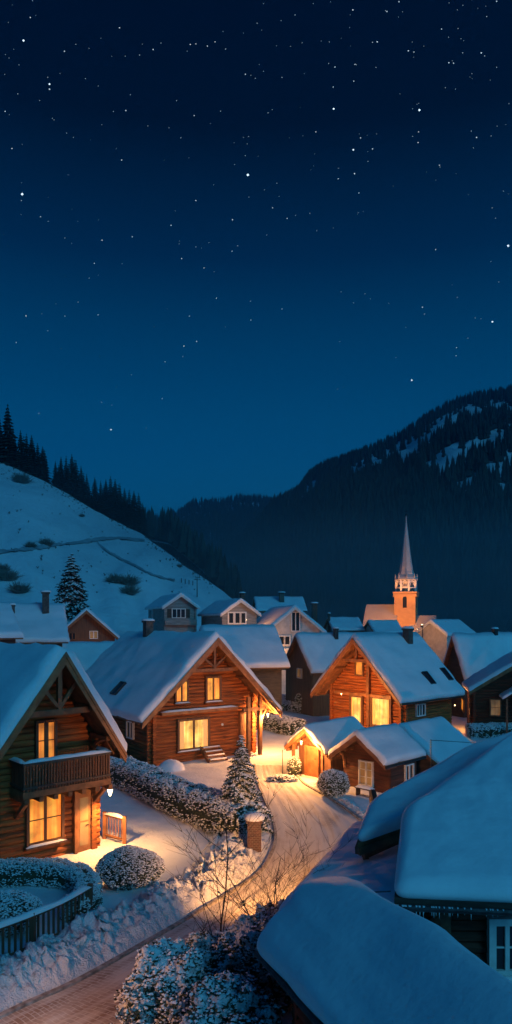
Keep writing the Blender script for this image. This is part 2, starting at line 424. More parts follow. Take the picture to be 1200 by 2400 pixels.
def house(name, label, cat, apex, Y, yaw, l, r, length, ov=.8, eave=.55, sh=.3, wall='log', wallm='log', roofm='beam', base=0.0,
          barge=(.05, .22), back_ov=.4, group=None, seed=1, sym=False, course=.21, dims=None, tails=False, rafters=True, snowm='snow', logends=True, wall_x=None):
    a = R(yaw)
    if dims:   # half width in metres and the pixel row of the near eave
        A = P(apex[0], apex[1], Y); q = A.y+math.sin(a)*dims[0]; zz = CH+(V0-dims[1])/F*q; lt, rt = (-dims[0], zz), (dims[0], zz)
    else: A, (lt, rt) = frame_from_pixels(apex, Y, a, l, r)
    if sym:
        hw = (abs(lt[0])+rt[0])/2; zz = (lt[1]+rt[1])/2; lt = (-hw, zz); rt = (hw, zz)
    H = House(); H.e = e = empty(name, (A.x, A.y, base), a); tag(e, label, cat, group)
    H.a = a; H.A = A; za = A.z-base-sh*1.15; zl, zr = lt[1]-base-sh*.35, rt[1]-base-sh*.35
    xl, xr = lt[0], rt[0]
    H.prof = prof = [(xl, zl), (0, za), (xr, zr)]; th = .12
    H.xl, H.xr, H.zl, H.zr, H.za = xl, xr, zl, zr, za
    rf = roof_boards(e, prof, 0, length, th, M[roofm]); H.roof = rf
    snow_slab(rf, prof, -.02, length+.02, sh, seed, m=snowm)
    H.wl, H.wr = (wall_x or (xl+eave, xr-eave)); H.wy = ov; H.wb = length-back_ov
    def under(x):
        return (za+(zl-za)*(x/xl) if x < 0 else za+(zr-za)*(x/xr))-th-.01
    H.under = under
    def xlim(z):  # widest x range below the roof at height z
        zz = z+th+.02
        L_ = xl*(za-zz)/(za-zl) if zz > zl else xl
        R_ = xr*(za-zz)/(za-zr) if zz > zr else xr
        return max(H.wl, L_), min(H.wr, R_)
    wz = -.3
    if wall == 'log':
        mb = MB(); rad = course*.56; z = wz+rad; k = 0
        while z < za-th-rad*.6:
            a0, b0 = xlim(z+rad*.6)
            if b0-a0 < .15: break
            ex = .22 if (logends and a0 == H.wl) else 0; ex2 = .22 if (logends and b0 == H.wr) else 0
            if a0 == H.wl and z+rad > under(H.wl-.2): ex = 0
            if b0 == H.wr and z+rad > under(H.wr+.2): ex2 = 0
            jit = .012*math.sin(k*2.7)
            mb.tube([(a0-ex, ov+rad+jit, z), (b0+ex2, ov+rad+jit, z)], rad*(1+.05*math.sin(k*1.9)), 8)
            mb.tube([(a0, H.wb-rad, z), (b0, H.wb-rad, z)], rad, 6)
            for xx in (H.wl, H.wr):
                if z+rad < under(xx):
                    off = rad if xx == H.wl else -rad
                    mb.tube([(xx+off, ov-.2, z+course*.5), (xx+off, H.wb+.1, z+course*.5)], rad*(1+.05*math.sin(k*2.3)), 8)
            z += course; k += 1
        H.wall = mb.build('wall', M[wallm], e)
        H.fy = ov; 
    else:
        mb = MB()
        # front and back gable polygons as boards, side walls
        for yy, s in ((ov, 1), (H.wb, -1)):
            pts = [(H.wl, wz), (H.wr, wz), (H.wr, under(H.wr)), (0, under(0)), (H.wl, under(H.wl))]
            f = [(x, yy, z) for x, z in pts]; b_ = [(x, yy+.12*s, z) for x, z in pts]
            mb.face(f if s == 1 else f[::-1]); mb.face(b_[::-1] if s == 1 else b_)
            # raised horizontal boards
            z = .1
            while wall == 'plank' and z < za-.3:
                a0, b0 = xlim(z+.2)
                if b0-a0 < .2: break
                mb.box(a0+.01, yy-.018*s if s == 1 else yy-.0, z, b0-.01, yy if s == 1 else yy+.018, z+.17); z += .2
        for xx, s in ((H.wl, 1), (H.wr, -1)):
            mb.box(min(xx, xx+.12*s), ov+.003, wz, max(xx, xx+.12*s), H.wb-.003, under(xx)-.02)
            z = .1
            while wall == 'plank' and z < under(xx)-.25:
                mb.box(min(xx, xx-.018*s), ov+.02, z, max(xx, xx-.018*s), H.wb-.02, z+.17); z += .2
        H.wall = mb.build('wall', M[wallm], e)
    # barge boards on the front rake
    bw, bh = barge
    mb = MB()
    for (x1, z1) in ((xl, zl), (xr, zr)):
        s = 1 if x1 > 0 else -1
        for yy, hh, dz, dy in ((-.0, bh, 0, bw), (-bw-.003, bh*.45, .02, bw*.7)):
            p0 = (0, yy, za+dz-.02); p1 = (x1+s*.03, yy, z1+dz-.02)
            q = [(p0[0], p0[2]), (p1[0], p1[2]), (p1[0], p1[2]-hh*1.05), (p0[0], p0[2]-hh*1.35)]
            f = [(x, yy-dy, z) for x, z in q]; bk = [(x, yy-.002, z) for x, z in q]
            n0 = len(mb.v); mb.v += f+bk
            for t in ((0, 1, 2, 3), (7, 6, 5, 4), (0, 4, 5, 1), (1, 5, 6, 2), (2, 6, 7, 3), (3, 7, 4, 0)):
                mb.f.append(tuple(n0+i for i in t)); mb.m.append(0)
    H.barge = mb.build('bargeboard', M['trim' if roofm != 'white' else 'white'] if roofm != 'dark' else M['dark'], e)
    if rafters:
        for xx in (xl, xl*.5, 0, xr*.5, xr):
            mb = MB()
            x_ = xx*.97; zz = (za+(zl-za)*(x_/xl) if x_ < 0 else za+(zr-za)*(x_/xr))-th-.09
            mb.beam((x_, .06, zz), (x_, ov+.1, zz), .12, .15); mb.build('rafter', M[roofm], e)
        # rafter tails along the side eaves
        for (x1, z1) in ((xl, zl), (xr, zr)):
            k = .5; s = 1 if x1 > 0 else -1
            sl = (za-z1)/abs(x1)
            while k < length-.3:
                mb = MB(); mb.beam((x1-s*.03, k, z1-th-.05), (x1-s*(eave+.1), k, z1-th-.05+sl*(eave+.1-.03)), .07, .1); k += .8
                if tails or k < 3: mb.build('rafter', M[roofm], e)
    bpy.context.view_layer.update()
    H.Mi = Matrix.Translation(e.location) @ Matrix.Rotation(a, 4, 'Z'); H.Mi.invert()
    return H
def hit(H, u, v, plane, c):
    o = H.Mi @ Vector((0, 0, CH)); d = (H.Mi.to_3x3() @ (P(u, v, 1)-Vector((0, 0, CH))))
    k = 1 if plane == 'y' else 0
    t = (c-o[k])/d[k]; p = o+d*t; return p
def rect(H, px, side='front', c=None):
    """pixel rectangle -> local (s0, s1, z0, z1) on a wall plane"""
    u0, v0, u1, v1 = px
    if side == 'front': pl, c = 'y', (H.wy if c is None else c)
    elif side == 'left': pl, c = 'x', (H.wl if c is None else c)
    else: pl, c = 'x', (H.wr if c is None else c)
    vm = (v0+v1)/2; um = (u0+u1)/2
    a = hit(H, u0, vm, pl, c); b = hit(H, u1, vm, pl, c); t = hit(H, um, v0, pl, c); bt = hit(H, um, v1, pl, c)
    i = 0 if pl == 'y' else 1
    return min(a[i], b[i]), max(a[i], b[i]), bt.z, t.z, c
def wmat(side, c):
    # local frame: X along wall, Y = outwards, Z up
    if side == 'front': return Matrix(((1, 0, 0, 0), (0, -1, 0, c), (0, 0, 1, 0), (0, 0, 0, 1)))
    if side == 'left': return Matrix(((0, -1, 0, c), (1, 0, 0, 0), (0, 0, 1, 0), (0, 0, 0, 1)))
    return Matrix(((0, 1, 0, c), (1, 0, 0, 0), (0, 0, 1, 0), (0, 0, 0, 1)))
def window(H, px, side='front', lit='lit', fr='board', nx=2, nz_=1, fw=.09, sill=True, out=.02, c=None, name='window', curtains=False, label=None, shutters=None, mw=.045, surround=0):
    s0, s1, z0, z1, c = rect(H, px, side, c); W_ = wmat(side, c)
    mb = MB(); d = .11+out
    if H is not None: pass
    mb.box(s0-fw, -.02, z0-fw, s0, d, z1+fw, M=W_); mb.box(s1, -.02, z0-fw, s1+fw, d, z1+fw, M=W_)
    mb.box(s0, -.02, z1, s1, d-.003, z1+fw, M=W_); mb.box(s0, -.02, z0-fw, s1, d-.003, z0, M=W_)
    for i in range(1, nx):
        x = s0+(s1-s0)*i/nx; mb.box(x-mw, out, z0, x+mw, d-.03, z1, M=W_)
    for i in range(1, nz_):
        z = z0+(z1-z0)*i/nz_
        for j in range(nx):
            xa = s0+(s1-s0)*j/nx+(mw if j else 0); xb = s0+(s1-s0)*(j+1)/nx-(mw if j < nx-1 else 0)
            mb.box(xa, out, z-.014, xb, d-.045, z+.014, M=W_)
    w = mb.build(name, M[fr], H.e)
    if label: w['label'] = label
    pm = MB(); pm.box(s0+.002, -.01, z0+.002, s1-.002, out+.03, z1-.002, M=W_)
    pm.build('pane', M[lit], w)
    if curtains:
        cm = MB(); wd = (s1-s0)*.16
        for x0, x1 in ((s0+.01, s0+wd), (s1-wd, s1-.01)):
            cm = MB(); rows = []
            for zz in (z0+.01, z1-.01):
                rows.append([tuple(W_ @ Vector((x0+(x1-x0)*k/12, out+.038+.007*math.sin(k*2.1), zz))) for k in range(13)])
            cm.grid(rows); cm.build('curtain', M['curtain'], w)
    if sill:
        sm = MB(); sm.box(s0-fw-.06, 0, z0-fw-.07, s1+fw+.06, d+.10, z0-fw-.003, M=W_)
        so_ = sm.build('sill', M[fr], w)
        ss = MB(); rows = []
        for k in range(9):
            t = k/8; x = s0-fw-.05+(s1-s0+2*fw+.1)*t
            e = min(1, t*8, (1-t)*8)
            rows.append([tuple(W_ @ Vector((x, y, z0-fw-.002+e*h_*(1+.3*nz((x*3, y, z0)))))) for y, h_ in ((d-.0, 0), (d+.005, .055), (d+.05, .065), (d+.085, .05), (d+.105, 0))])
        ss.grid(rows); ss.build('snow', M['snow_speck'], w, smooth=True)
    if shutters:
        sw = shutters*(s1-s0)
        for x0, x1 in ((s0-fw-sw, s0-fw-.01), (s1+fw+.01, s1+fw+sw)):
            q = MB(); q.box(x0, 0, z0-.03, x1, .05, z1+.03, M=W_); q.build('shutter', M['dark'], H.e)
    return w
m, n, b = mat('curtain_cloth'); b.inputs['Base Color'].default_value = (.75, .5, .25, 1); b.inputs['Roughness'].default_value = .8
b.inputs['Emission Color'].default_value = (1, .42, .08, 1); b.inputs['Emission Strength'].default_value = .55; M['curtain'] = m
def chimney(H, u, vt, vb, wpx, Y, m='chimney', snow=True, off=0):
    """chimney part, standing at the pixel column on the roof"""
    w = wpx/F*Y; p = P(u, vb, Y); q = P(u, vt, Y)
    pl = H.Mi @ p; top = (H.Mi @ q).z
    mb = MB(); mb.box(pl.x-w/2, pl.y-w/2, pl.z-1.6, pl.x+w/2, pl.y+w/2, top-.12)
    mb.box(pl.x-w*.62, pl.y-w*.62, top-.12, pl.x+w*.62, pl.y+w*.62, top)
    o = mb.build('chimney', M[m], H.e)
    if snow:
        s = MB(); s.lathe([(w*.86, 0), (w*.84, .09), (w*.6, .15), (0.01, .17)], (pl.x, pl.y, top+.002), 8); s.build('snow', M['snow_speck'], o, smooth=True)
    return o
def skylight(H, px, slope='right', m='glass'):
    """roof window lying on the snow of one slope; px centre, size metres"""
    u, v, w, h = px
    o = H.Mi @ Vector((0, 0, CH)); d = H.Mi.to_3x3() @ (P(u, v, 1)-Vector((0, 0, CH)))
    x1, z1 = (H.xr, H.zr) if slope == 'right' else (H.xl, H.zl)
    k = (z1-H.za)/x1; off = .37*math.sqrt(1+k*k)
    # plane z = za + k x + off
    t = (H.za+off+k*o.x-o.z)/(d.z-k*d.x); p = o+d*t
    ex = Vector((1, 0, k)).normalized(); ey = Vector((0, 1, 0)); en = ex.cross(ey) if k < 0 or True else ex
    if en.z < 0: en = -en
    Mx = Matrix((( ex.x, ey.x, en.x, p.x), (ex.y, ey.y, en.y, p.y), (ex.z, ey.z, en.z, p.z), (0, 0, 0, 1)))
    mb = MB(); f = .06
    mb.box(-h/2, -w/2, -.12, h/2, -w/2+f, .07, M=Mx); mb.box(-h/2, w/2-f, -.12, h/2, w/2, .07, M=Mx)
    mb.box(-h/2, -w/2+f, -.12, -h/2+f, w/2-f, .068, M=Mx); mb.box(h/2-f, -w/2+f, -.12, h/2, w/2-f, .068, M=Mx)
    s = mb.build('skylight', M['metal'], H.e)
    g_ = MB(); g_.box(-h/2+f+.002, -w/2+f+.002, -.1, h/2-f-.002, w/2-f-.002, .03, M=Mx); g_.build('pane', M[m], s)
def gutter(H, side, m='metal'):
    x1, z1 = (H.xr+.09, H.zr-.1) if side > 0 else (H.xl-.09, H.zl-.1)
    mb = MB(); mb.tube([(x1, -.05, z1), (x1, H.wb+.3, z1)], .06, 8); mb.build('gutter', M[m], H.e)
def truss(H, zbeam, y=.3, post=True, w=.16, brace=True, zb2=None):
    mb = MB(); th = .15
    xa = H.xl*(H.za-zbeam)/(H.za-H.zl); xb = H.xr*(H.za-zbeam)/(H.za-H.zr)
    mb.beam((xa*.93, y, zbeam-th), (xb*.93, y, zbeam-th), w, w*1.2)
    if post: mb.beam((0, y, zbeam-th+w*.6), (0, y, H.za-.15), w*.9, w*.9, up=(0, 1, 0))
    if brace:
        hz = H.za-zbeam
        for xx in (xa, xb):
            mb.beam((0.06*(1 if xx > 0 else -1), y+.004, zbeam+.03), (xx*.50, y+.004, zbeam+hz*.47-.08), w*.7, w*.7)
    return mb.build('truss', M['beam'], H.e)

# ------------------------------------------------------------------ the chalets
# A: near left
A = house('chalet', 'near left log chalet with a snowy balcony over its lit ground floor window', 'chalet',
          (152, 1497), 22.0, 42, (-70, 1850), (292, 1757), 9.5, ov=1.3, eave=.42, sh=.36, wallm='log', group='lit log chalets', seed=11, barge=(.07, .30))
A.wall['label'] = 'horizontal log wall'
window(A, (87, 1693, 125, 1776), lit='lit_dim', fr='board', nx=2, nz_=2, sill=False, name='balcony_door', mw=.07)
window(A, (66, 1866, 141, 1968), lit='lit', fr='board', nx=2, nz_=2, fw=.10)
def door(H, px, m='trim', lit='lit_dim', side='front', c=None, glass=(.2, .8, .12, .88)):
    s0, s1, z0, z1, c = rect(H, px, side, c); W_ = wmat(side, c); z0 = max(z0, .02)
    mb = MB(); mb.box(s0, -.02, z0, s1, .13, z1, M=W_)
    mb.box(s0-.1, -.02, z0, s0-.002, .18, z1+.1, M=W_); mb.box(s1+.002, -.02, z0, s1+.1, .18, z1+.1, M=W_); mb.box(s0, -.02, z1+.002, s1, .178, z1+.1, M=W_)
    o = mb.build('door', M[m], H.e)
    if glass:
        g0, g1, h0, h1 = glass; w = s1-s0; hh = z1-z0
        q = MB(); zm = z0+hh*(h0+h1)/2
        q.box(s0+w*g0, .1, z0+hh*h0, s0+w*g1, .138, zm-.03, M=W_); q.box(s0+w*g0, .1, zm+.03, s0+w*g1, .138, z0+hh*h1, M=W_)
        q.build('pane', M[lit], o)
    k = MB(); k.beam(W_ @ Vector((s1-.1, .17, z0+.95)), W_ @ Vector((s1-.2, .17, z0+.95)), .03, .03); k.build('handle', M['metal'], o)
    st = MB(); st.box(s0-.12, .0, z0-.08, s1+.12, .45, z0-.003, M=W_); st.build('doorstep', M['white'], o)
    return o
door(A, (176, 1850, 209, 1996), lit='lit_faint')
truss(A, 5.25, .4)
# balcony
def balcony(H):
    y1 = H.wy; y0 = .28
    pr = hit(H, 256, 1757, 'y', y0); pl_ = hit(H, 60, 1795, 'y', y0); pb = hit(H, 160, 1833, 'y', y0); pt = hit(H, 160, 1775, 'y', y0)
    x0, x1 = pl_.x, min(pr.x, 2.6); zt, zb = pt.z, pb.z
    mb = MB(); mb.box(x0-.1, y0-.05, zb-.30, x1+.05, y1, zb-.10)
    for k in range(7): xx = x0+(x1-x0)*k/6; mb.box(xx-.07, y0-.09, zb-.46, xx+.07, y1, zb-.303)
    b = mb.build('balcony', M['beam'], H.e)
    rl = MB(); rl.box(x0-.1, y0-.05, zt-.09, x1+.05, y0+.05, zt); rl.box(x0-.1, y0-.04, zb-.02, x1+.05, y0+.04, zb+.05)
    rl.box(x0-.1, y0+.053, zt-.09, x0, y1, zt-.002); rl.box(x1-.05, y0+.053, zt-.09, x1+.05, y1, zt-.002)
    rl.box(x0-.09, y0+.053, zb-.02, x0-.01, y1, zb+.05); rl.box(x1-.04, y0+.053, zb-.02, x1+.04, y1, zb+.05)
    n = 30
    for i in range(n+1):
        x = x0-.04+(x1-x0+.03)*i/n; q = MB(); q.box(x-.028, y0-.02, zb-.097, x+.028, y0+.02, zt-.092); q.build('baluster', M['board'], b)
    for i in range(1, 8):
        y = y0+(y1-y0)*i/8
        for xx in (x0-.05, x1): q = MB(); q.box(xx-.02, y-.028, zb-.097, xx+.02, y+.028, zt-.095); q.build('baluster', M['board'], b)
    rl.build('railing', M['dark'], b)
    mb2 = MB()
    def ridge(p, q, w=.1, h=.10):
        p = Vector(p); q = Vector(q); d = (q-p).normalized(); sx = d.cross(Vector((0, 0, 1))); rows = []
        n_ = max(6, int((q-p).length/.12))
        for i in range(n_+1):
            t = i/n_; c = p.lerp(q, t); e = min(1, t*n_/2, (1-t)*n_/2); hh = h*e*(1+.3*nz((c.x*2, c.y*2, 3)))
            rows.append([c+sx*(w*math.cos(a_))+Vector((0, 0, hh*math.sin(a_)+.001)) for a_ in [math.pi*k/6 for k in range(7)]])
        mb2.grid(rows)
    ridge((x0-.1, y0, zt), (x1+.06, y0, zt)); ridge((x0-.05, y0, zt), (x0-.05, y1, zt)); ridge((x1, y0, zt), (x1, y1, zt))
    mb2.build('snow', M['snow'], b, smooth=True)
    # corner brackets under and beside
    br = MB(); br.beam((x1-.1, y1-.05, zb-1.1), (x1-.1, y0+.15, zb-.47), .13, .13); br.beam((x0+.1, y1-.05, zb-1.1), (x0+.1, y0+.15, zb-.47), .13, .13)
    br.build('bracket', M['beam'], H.e)
    return x0, x1, y0, zb, zt
bal = balcony(A)
# corner posts and the big bracket by the eave
def bracket(H, x, z, y0, y1, s=1):
    mb = MB(); pts = []
    for k in range(8):
        a_ = k/7*math.pi/2; pts.append((x, y1-(y1-y0)*(1-math.cos(a_)), z-.9+.9*math.sin(a_)))
    mb.tube(pts, .09, 6); mb.beam((x, y0, z), (x, y1, z), .14, .14); return mb.build('bracket', M['beam'], H.e)
bracket(A, A.wr-.12, A.zr+.55, .15, A.wy)
# lantern hanging from the balcony corner of A
def lantern(loc, label, energy, hang=.35, sc=1.0, group=None, cat='lantern', bracket_to=None, light=True, color=(1, .41, .11), spot=None, target=None):
    e = empty('lantern', loc); tag(e, label, cat, group)
    mb = MB(); mb.lathe([(.02*sc, -.24*sc), (.045*sc, -.22*sc), (.10*sc, .0), (.10*sc, .01*sc)], n=6); g = mb.build('glass', M['lamp'], e)
    mb = MB(); mb.lathe([(.115*sc, .012*sc), (.125*sc, .03*sc), (.05*sc, .11*sc), (.015*sc, .14*sc), (.012*sc, hang)], n=6)
    mb.lathe([(.001, -.29*sc), (.035*sc, -.25*sc), (.02*sc, -.243*sc)], n=6)
    for k in range(6):
        a_ = k*math.pi/3+.2; mb.beam((.047*sc*math.cos(a_), .047*sc*math.sin(a_), -.22*sc), (.105*sc*math.cos(a_), .105*sc*math.sin(a_), .01*sc), .012, .012)
    if bracket_to is not None:
        b_ = Vector(bracket_to)-Vector(loc); mb.beam((0, 0, hang), (b_.x, b_.y, hang), .03, .03)
    mb.build('cap', M['metal'], e)
    if light: lamp_light('lamp_light', (0, 0, -.42*sc), energy, parent=e, rad=.10, color=color, spot=spot, target=(Vector(target)-Vector(loc)) if target else None)
    return e
la = P(258, 1850, 23.6); lantern(la, 'glowing lantern hanging below the balcony corner of the near left chalet', 560, hang=.45, sc=.95, color=(1, .46, .14), spot=158, target=(la.x, la.y, 0), bracket_to=(la.x-.5, la.y-.1, 0))

# B: middle chalet
B = house('chalet', 'middle log chalet with bright curtained window above its front steps', 'chalet',
          (510, 1478), 39.0, 35, (333, 1688), (658, 1663), 12.4, ov=1.25, eave=1.15, sh=.34, wallm='log', group='lit log chalets', seed=5, barge=(.08, .32))
truss(B, 5.45, .35)
window(B, (419, 1688, 486, 1752), lit='lit_bright', fr='board', nx=2, nz_=1, fw=.13, curtains=True, mw=.06)
window(B, (412, 1598, 437, 1643), lit='lit', fr='board', nx=2, nz_=1, fw=.10)
window(B, (484, 1589, 513, 1639), lit='lit', fr='board', nx=2, nz_=1, fw=.12)
window(B, (301, 1693, 314, 1728), 'left', lit='glass', fr='white', nx=2, nz_=1, fw=.07, sill=False)
door(B, (562, 1672, 580, 1762), lit='lit_dim', glass=None)
# eave-level beam across the facade with a strip of snow
def facade_beam(H, uvl, uvr, m='trim', snow=True):
    p = hit(H, *uvl, 'y', H.wy-.12); q = hit(H, *uvr, 'y', H.wy-.12); z = (p.z+q.z)/2
    mb = MB(); mb.box(p.x, H.wy-.22, z-.1, q.x, H.wy+.05, z+.08); o = mb.build('ledge', M[m], H.e)
    if snow:
        s = MB(); rows = []
        n_ = 40
        for i in range(n_+1):
            t = i/n_; x = p.x+(q.x-p.x)*t; e = min(1, t*12, (1-t)*12); h_ = .09*e*(1+.25*nz((x*2, 0, 0)))
            rows.append([(x, H.wy-.0, z+.081), (x, H.wy-.05, z+.081+h_), (x, H.wy-.16, z+.081+h_), (x, H.wy-.225, z+.075)])
        s.grid(rows); s.build('snow', M['snow_speck'], o, smooth=True)
facade_beam(B, (378, 1673), (556, 1659))
# porch on the right of B: posts and beams under the roof
def porch(H):
    mb = MB(); x = H.wr+.1
    zt = H.under(H.wr)-.05
    for xx, yy in ((H.wr-.15, .35), (H.wr-1.0, .35)):
        mb.beam((xx, yy, 0), (xx, yy, min(zt, H.under(xx)-.1)), .2, .2, up=(0, 1, 0))
    mb.beam((H.wr-1.4, .35, 2.85), (H.wr+.25, .35, 2.85), .16, .18)
    for s_ in (-1, 1): mb.beam((H.wr-.15+.0, .35, 2.1), (H.wr-.15+s_*.45, .35, 2.8), .1, .1)
    mb.build('porch', M['beam'], H.e)
porch(B)
bracket(B, B.wl+.12, B.zl+1.0, .15, B.wy)
chimney(B, 347, 1455, 1492, 18, 45.5)
skylight(B, (277, 1613, .75, 1.0), 'left')
# round light on wall
mb = MB(); q = hit(B, 521, 1698, 'y', B.wy-.02); mb.lathe([(.001, 0), (.08, .01), (.08, .05), (.001, .06)], n=8)
o = mb.build('wall_plate', M['white'], B.e); o.location = (q.x, B.wy-.0, q.z); o.rotation_euler = (R(90), 0, 0)
# front steps
def steps(H):
    p = hit(H, 487, 1768, 'y', H.wy); e = empty('front_steps', H.e.matrix_world @ Vector((p.x, H.wy-.1, 0)) if False else Matrix.Translation(H.e.location) @ Matrix.Rotation(H.a, 4, 'Z') @ Vector((p.x, H.wy-.15, 0)), H.a)
    tag(e, 'short flight of snowy wooden steps below the bright curtained window', 'steps')
    for sx in (-.62, .62):
        mb = MB(); mb.beam((sx, 0, .78), (sx, -1.0, .05), .06, .2); mb.build('stringer', M['beam'], e)
    for k in range(4):
        z = .72-.19*k; y = -.08-.26*k
        mb = MB(); mb.box(-.58, y-.26, z, .58, y, z+.05); t = mb.build('tread', M['trim'], e)
        s = MB(); s.grid([[(-.56+.07*i, y-.25+.04*j, z+.052+.05*math.sin(math.pi*j/6)**.5*(1+.2*nz((i, j, k)))) for j in range(7)] for i in range(17)]); s.build('snow', M['snow_speck'], t, smooth=True)
steps(B)
# mound of snow left of the steps
def mound(loc, rx, ry, h, seed, label):
    mb = MB(); rows = []
    for i in range(15):
        t = i/14; rr = t
        rows.append([(rx*rr*math.cos(a_)*(1+.12*nz((math.cos(a_), math.sin(a_), seed))), ry*rr*math.sin(a_)*(1+.12*nz((math.cos(a_), math.sin(a_), seed+2))), h*math.sqrt(max(0, 1-rr*rr))*(1+.1*nz((rr*3*math.cos(a_), rr*3*math.sin(a_), seed)))-.02) for a_ in [2*math.pi*k/28 for k in range(29)]])
    mb.grid(rows); o = mb.build('snow_mound', M['snow'], None, True, loc); tag(o, label, 'snow mound'); return o
mound(G(402, 1806), .75, .55, .62, 1, 'rounded snow mound against the log wall beside the wooden steps')
lb = P(628, 1672, 41.2); lantern(lb, 'added lantern under the right eave of the middle chalet', 1250, hang=.3, sc=.8)  # lantern added for the warm pool on the snow by the porch

# C: right chalet
Cc = house('chalet', 'right log chalet with two tall lit windows and two roof windows', 'chalet',
           (828, 1481), 46.0, -48, (735, 1618), (945, 1648), 7.4, ov=1.3, eave=.75, sh=.34, wallm='log', group='lit log chalets', seed=8, sym=True, barge=(.07, .28))
truss(Cc, 5.6, .35, brace=False)
window(Cc, (825, 1634, 848, 1692), lit='lit_bright', fr='board', nx=1, fw=.16, sill=False, curtains=True)
window(Cc, (874, 1638, 914, 1700), lit='lit_bright', fr='board', nx=1, fw=.18, sill=False, curtains=True)
window(Cc, (836, 1549, 851, 1581), lit='lit_dim', fr='board', nx=1, fw=.10, sill=False)
window(Cc, (975, 1652, 993, 1676), 'right', lit='glass', fr='white', nx=3, fw=.07, sill=False)
facade_beam(Cc, (785, 1622), (918, 1634), snow=False)
mb = MB(); mb.beam((.35, Cc.wy-.12, 0), (.35, Cc.wy-.12, Cc.under(.35)), .22, .22, up=(0, 1, 0)); mb.build('post', M['beam'], Cc.e)
chimney(Cc, 956, 1473, 1512, 17, 49)
skylight(Cc, (1005, 1589, .6, 1.1)); skylight(Cc, (1046, 1580, .6, 1.1))
gutter(Cc, 1)
lc = P(800, 1625, 44.5); lantern(lc, 'added lantern under the gable of the right chalet', 700, hang=.3, sc=.4)  # no lantern seen at this gable; added to warm the front

# E1, E2, E3: the sheds by the road
E1 = house('shed', 'small shed with a plank door and narrow snowy gable by the road', 'shed', (715, 1694), 35, -45, (668, 1738), (762, 1768), 4.2, ov=.75, eave=.28, sh=.24, sym=True, wall='plain', wallm='board', seed=21, rafters=True, barge=(.05, .16))
for xx in (E1.wl+.08, E1.wr-.1):
    mb = MB(); mb.beam((xx, .22, 0), (xx, .22, E1.under(xx)-.02), .13, .13, up=(0, 1, 0)); mb.build('post', M['beam'], E1.e)
door(E1, (722, 1752, 748, 1836), m='trim', glass=None)
E2 = house('shed', 'brown shed with a white framed window and thick snow on its roof', 'shed', (835, 1708), 32, -45, (770, 1756), (900, 1798), 3.4, ov=.8, eave=.25, sh=.26, sym=True, wall='plank', wallm='log_dark', seed=23, barge=(.05, .18), wall_x=None)
window(E2, (846, 1786, 874, 1838), lit='lit_faint', fr='white', nx=2, nz_=3, fw=.07, sill=False)
window(E2, (948, 1793, 964, 1826), 'right', lit='glass', fr='white', nx=2, fw=.06, sill=False)
gutter(E2, 1)
bracket(E2, E2.wl+.1, E2.zl+.25, .12, E2.wy)
E3 = house('shed', 'low long snowy shed roof behind the brown shed', 'shed', (938, 1694), 35.4, -45, (880, 1730), (1040, 1800), 4.2, ov=.3, eave=.4, sh=.2, wall='plain', wallm='dark', seed=25)
le_ = P(742, 1738, 34.2); lantern(le_+Vector((-.75, .2, 0)), 'added lantern in the gable of the small plank door shed', 880, hang=.25, sc=.7)  # lantern added at the shed to light the facade opposite and the road

# G: dark house behind, H: houses on the right
Gh = house('house', 'dark wooden house behind the hedge with one small window in its gable', 'house', (693, 1481), 60, -66, (664, 1553), (735, 1588), 8.5, ov=.3, eave=.3, sh=.3, wall='plain', wallm='board', seed=31, sym=True, rafters=False)
window(Gh, (699, 1568, 708, 1588), lit='lit_faint', fr='white', nx=1, fw=.07, sill=False)
chimney(Gh, 787, 1473, 1492, 9, 61, 'metal')
H1 = house('house', 'dark wooden house at the right edge with a long snowy ridge', 'house', (1060, 1481), 58, -64, (1042, 1560), (1100, 1622), 14, ov=.3, eave=.4, sh=.32, wall='plain', wallm='dark', seed=33, sym=True, rafters=False)
chimney(H1, 1160, 1474, 1490, 10, 60, 'metal')
H2 = house('cabin', 'dark cabin cut by the right edge with a faintly lit window', 'cabin', (1232, 1532), 47.5, -12, (1100, 1618), (1372, 1618), 5.5, ov=.8, eave=.3, sh=.26, wall='log', wallm='log_dark', seed=35, rafters=True)
window(H2, (1150, 1640, 1172, 1676), lit='lit_faint', fr='beam', nx=1, nz_=2, fw=.08, sill=False)
window(H2, (1082, 1637, 1089, 1664), 'left', lit='lit_dim', fr='board', nx=1, fw=.06, sill=False)
# small porch roof
mb = MB(); p = hit(H2, 1188, 1625, 'y', 0)
roof_boards(H2.e, [(p.x-.35, p.z-.3), (p.x+1.2, p.z+.75), (p.x+2.6, p.z-.3)], -.9, .75, .08, M['dark'], 'porch_roof')
snow_slab(H2.e, [(p.x-.35, p.z-.3), (p.x+1.2, p.z+.75), (p.x+2.6, p.z-.3)], -.92, .75, .16, 3, nu=10)
mb.beam((p.x-.1, -.75, 0), (p.x-.1, -.75, p.z-.3), .12, .12, up=(0, 1, 0)); mb.build('post', M['beam'], H2.e)
lh = P(1066, 1652, 50.5); lantern(lh, 'added lantern in the passage between the right chalet and the cabin', 220, hang=.3, sc=.4)  # lantern added to light the snow between the houses

# B2: roof behind the middle chalet
B2 = house('house', 'snowy roofed house directly behind the middle chalet with open eave posts', 'house', (470, 1462), 53, -76, (470, 1440), (486, 1560), 6.0, ov=.3, eave=.7, sh=.34, wall='plain', wallm='dark', seed=41, sym=False, rafters=True, dims=(4.0, 1562))
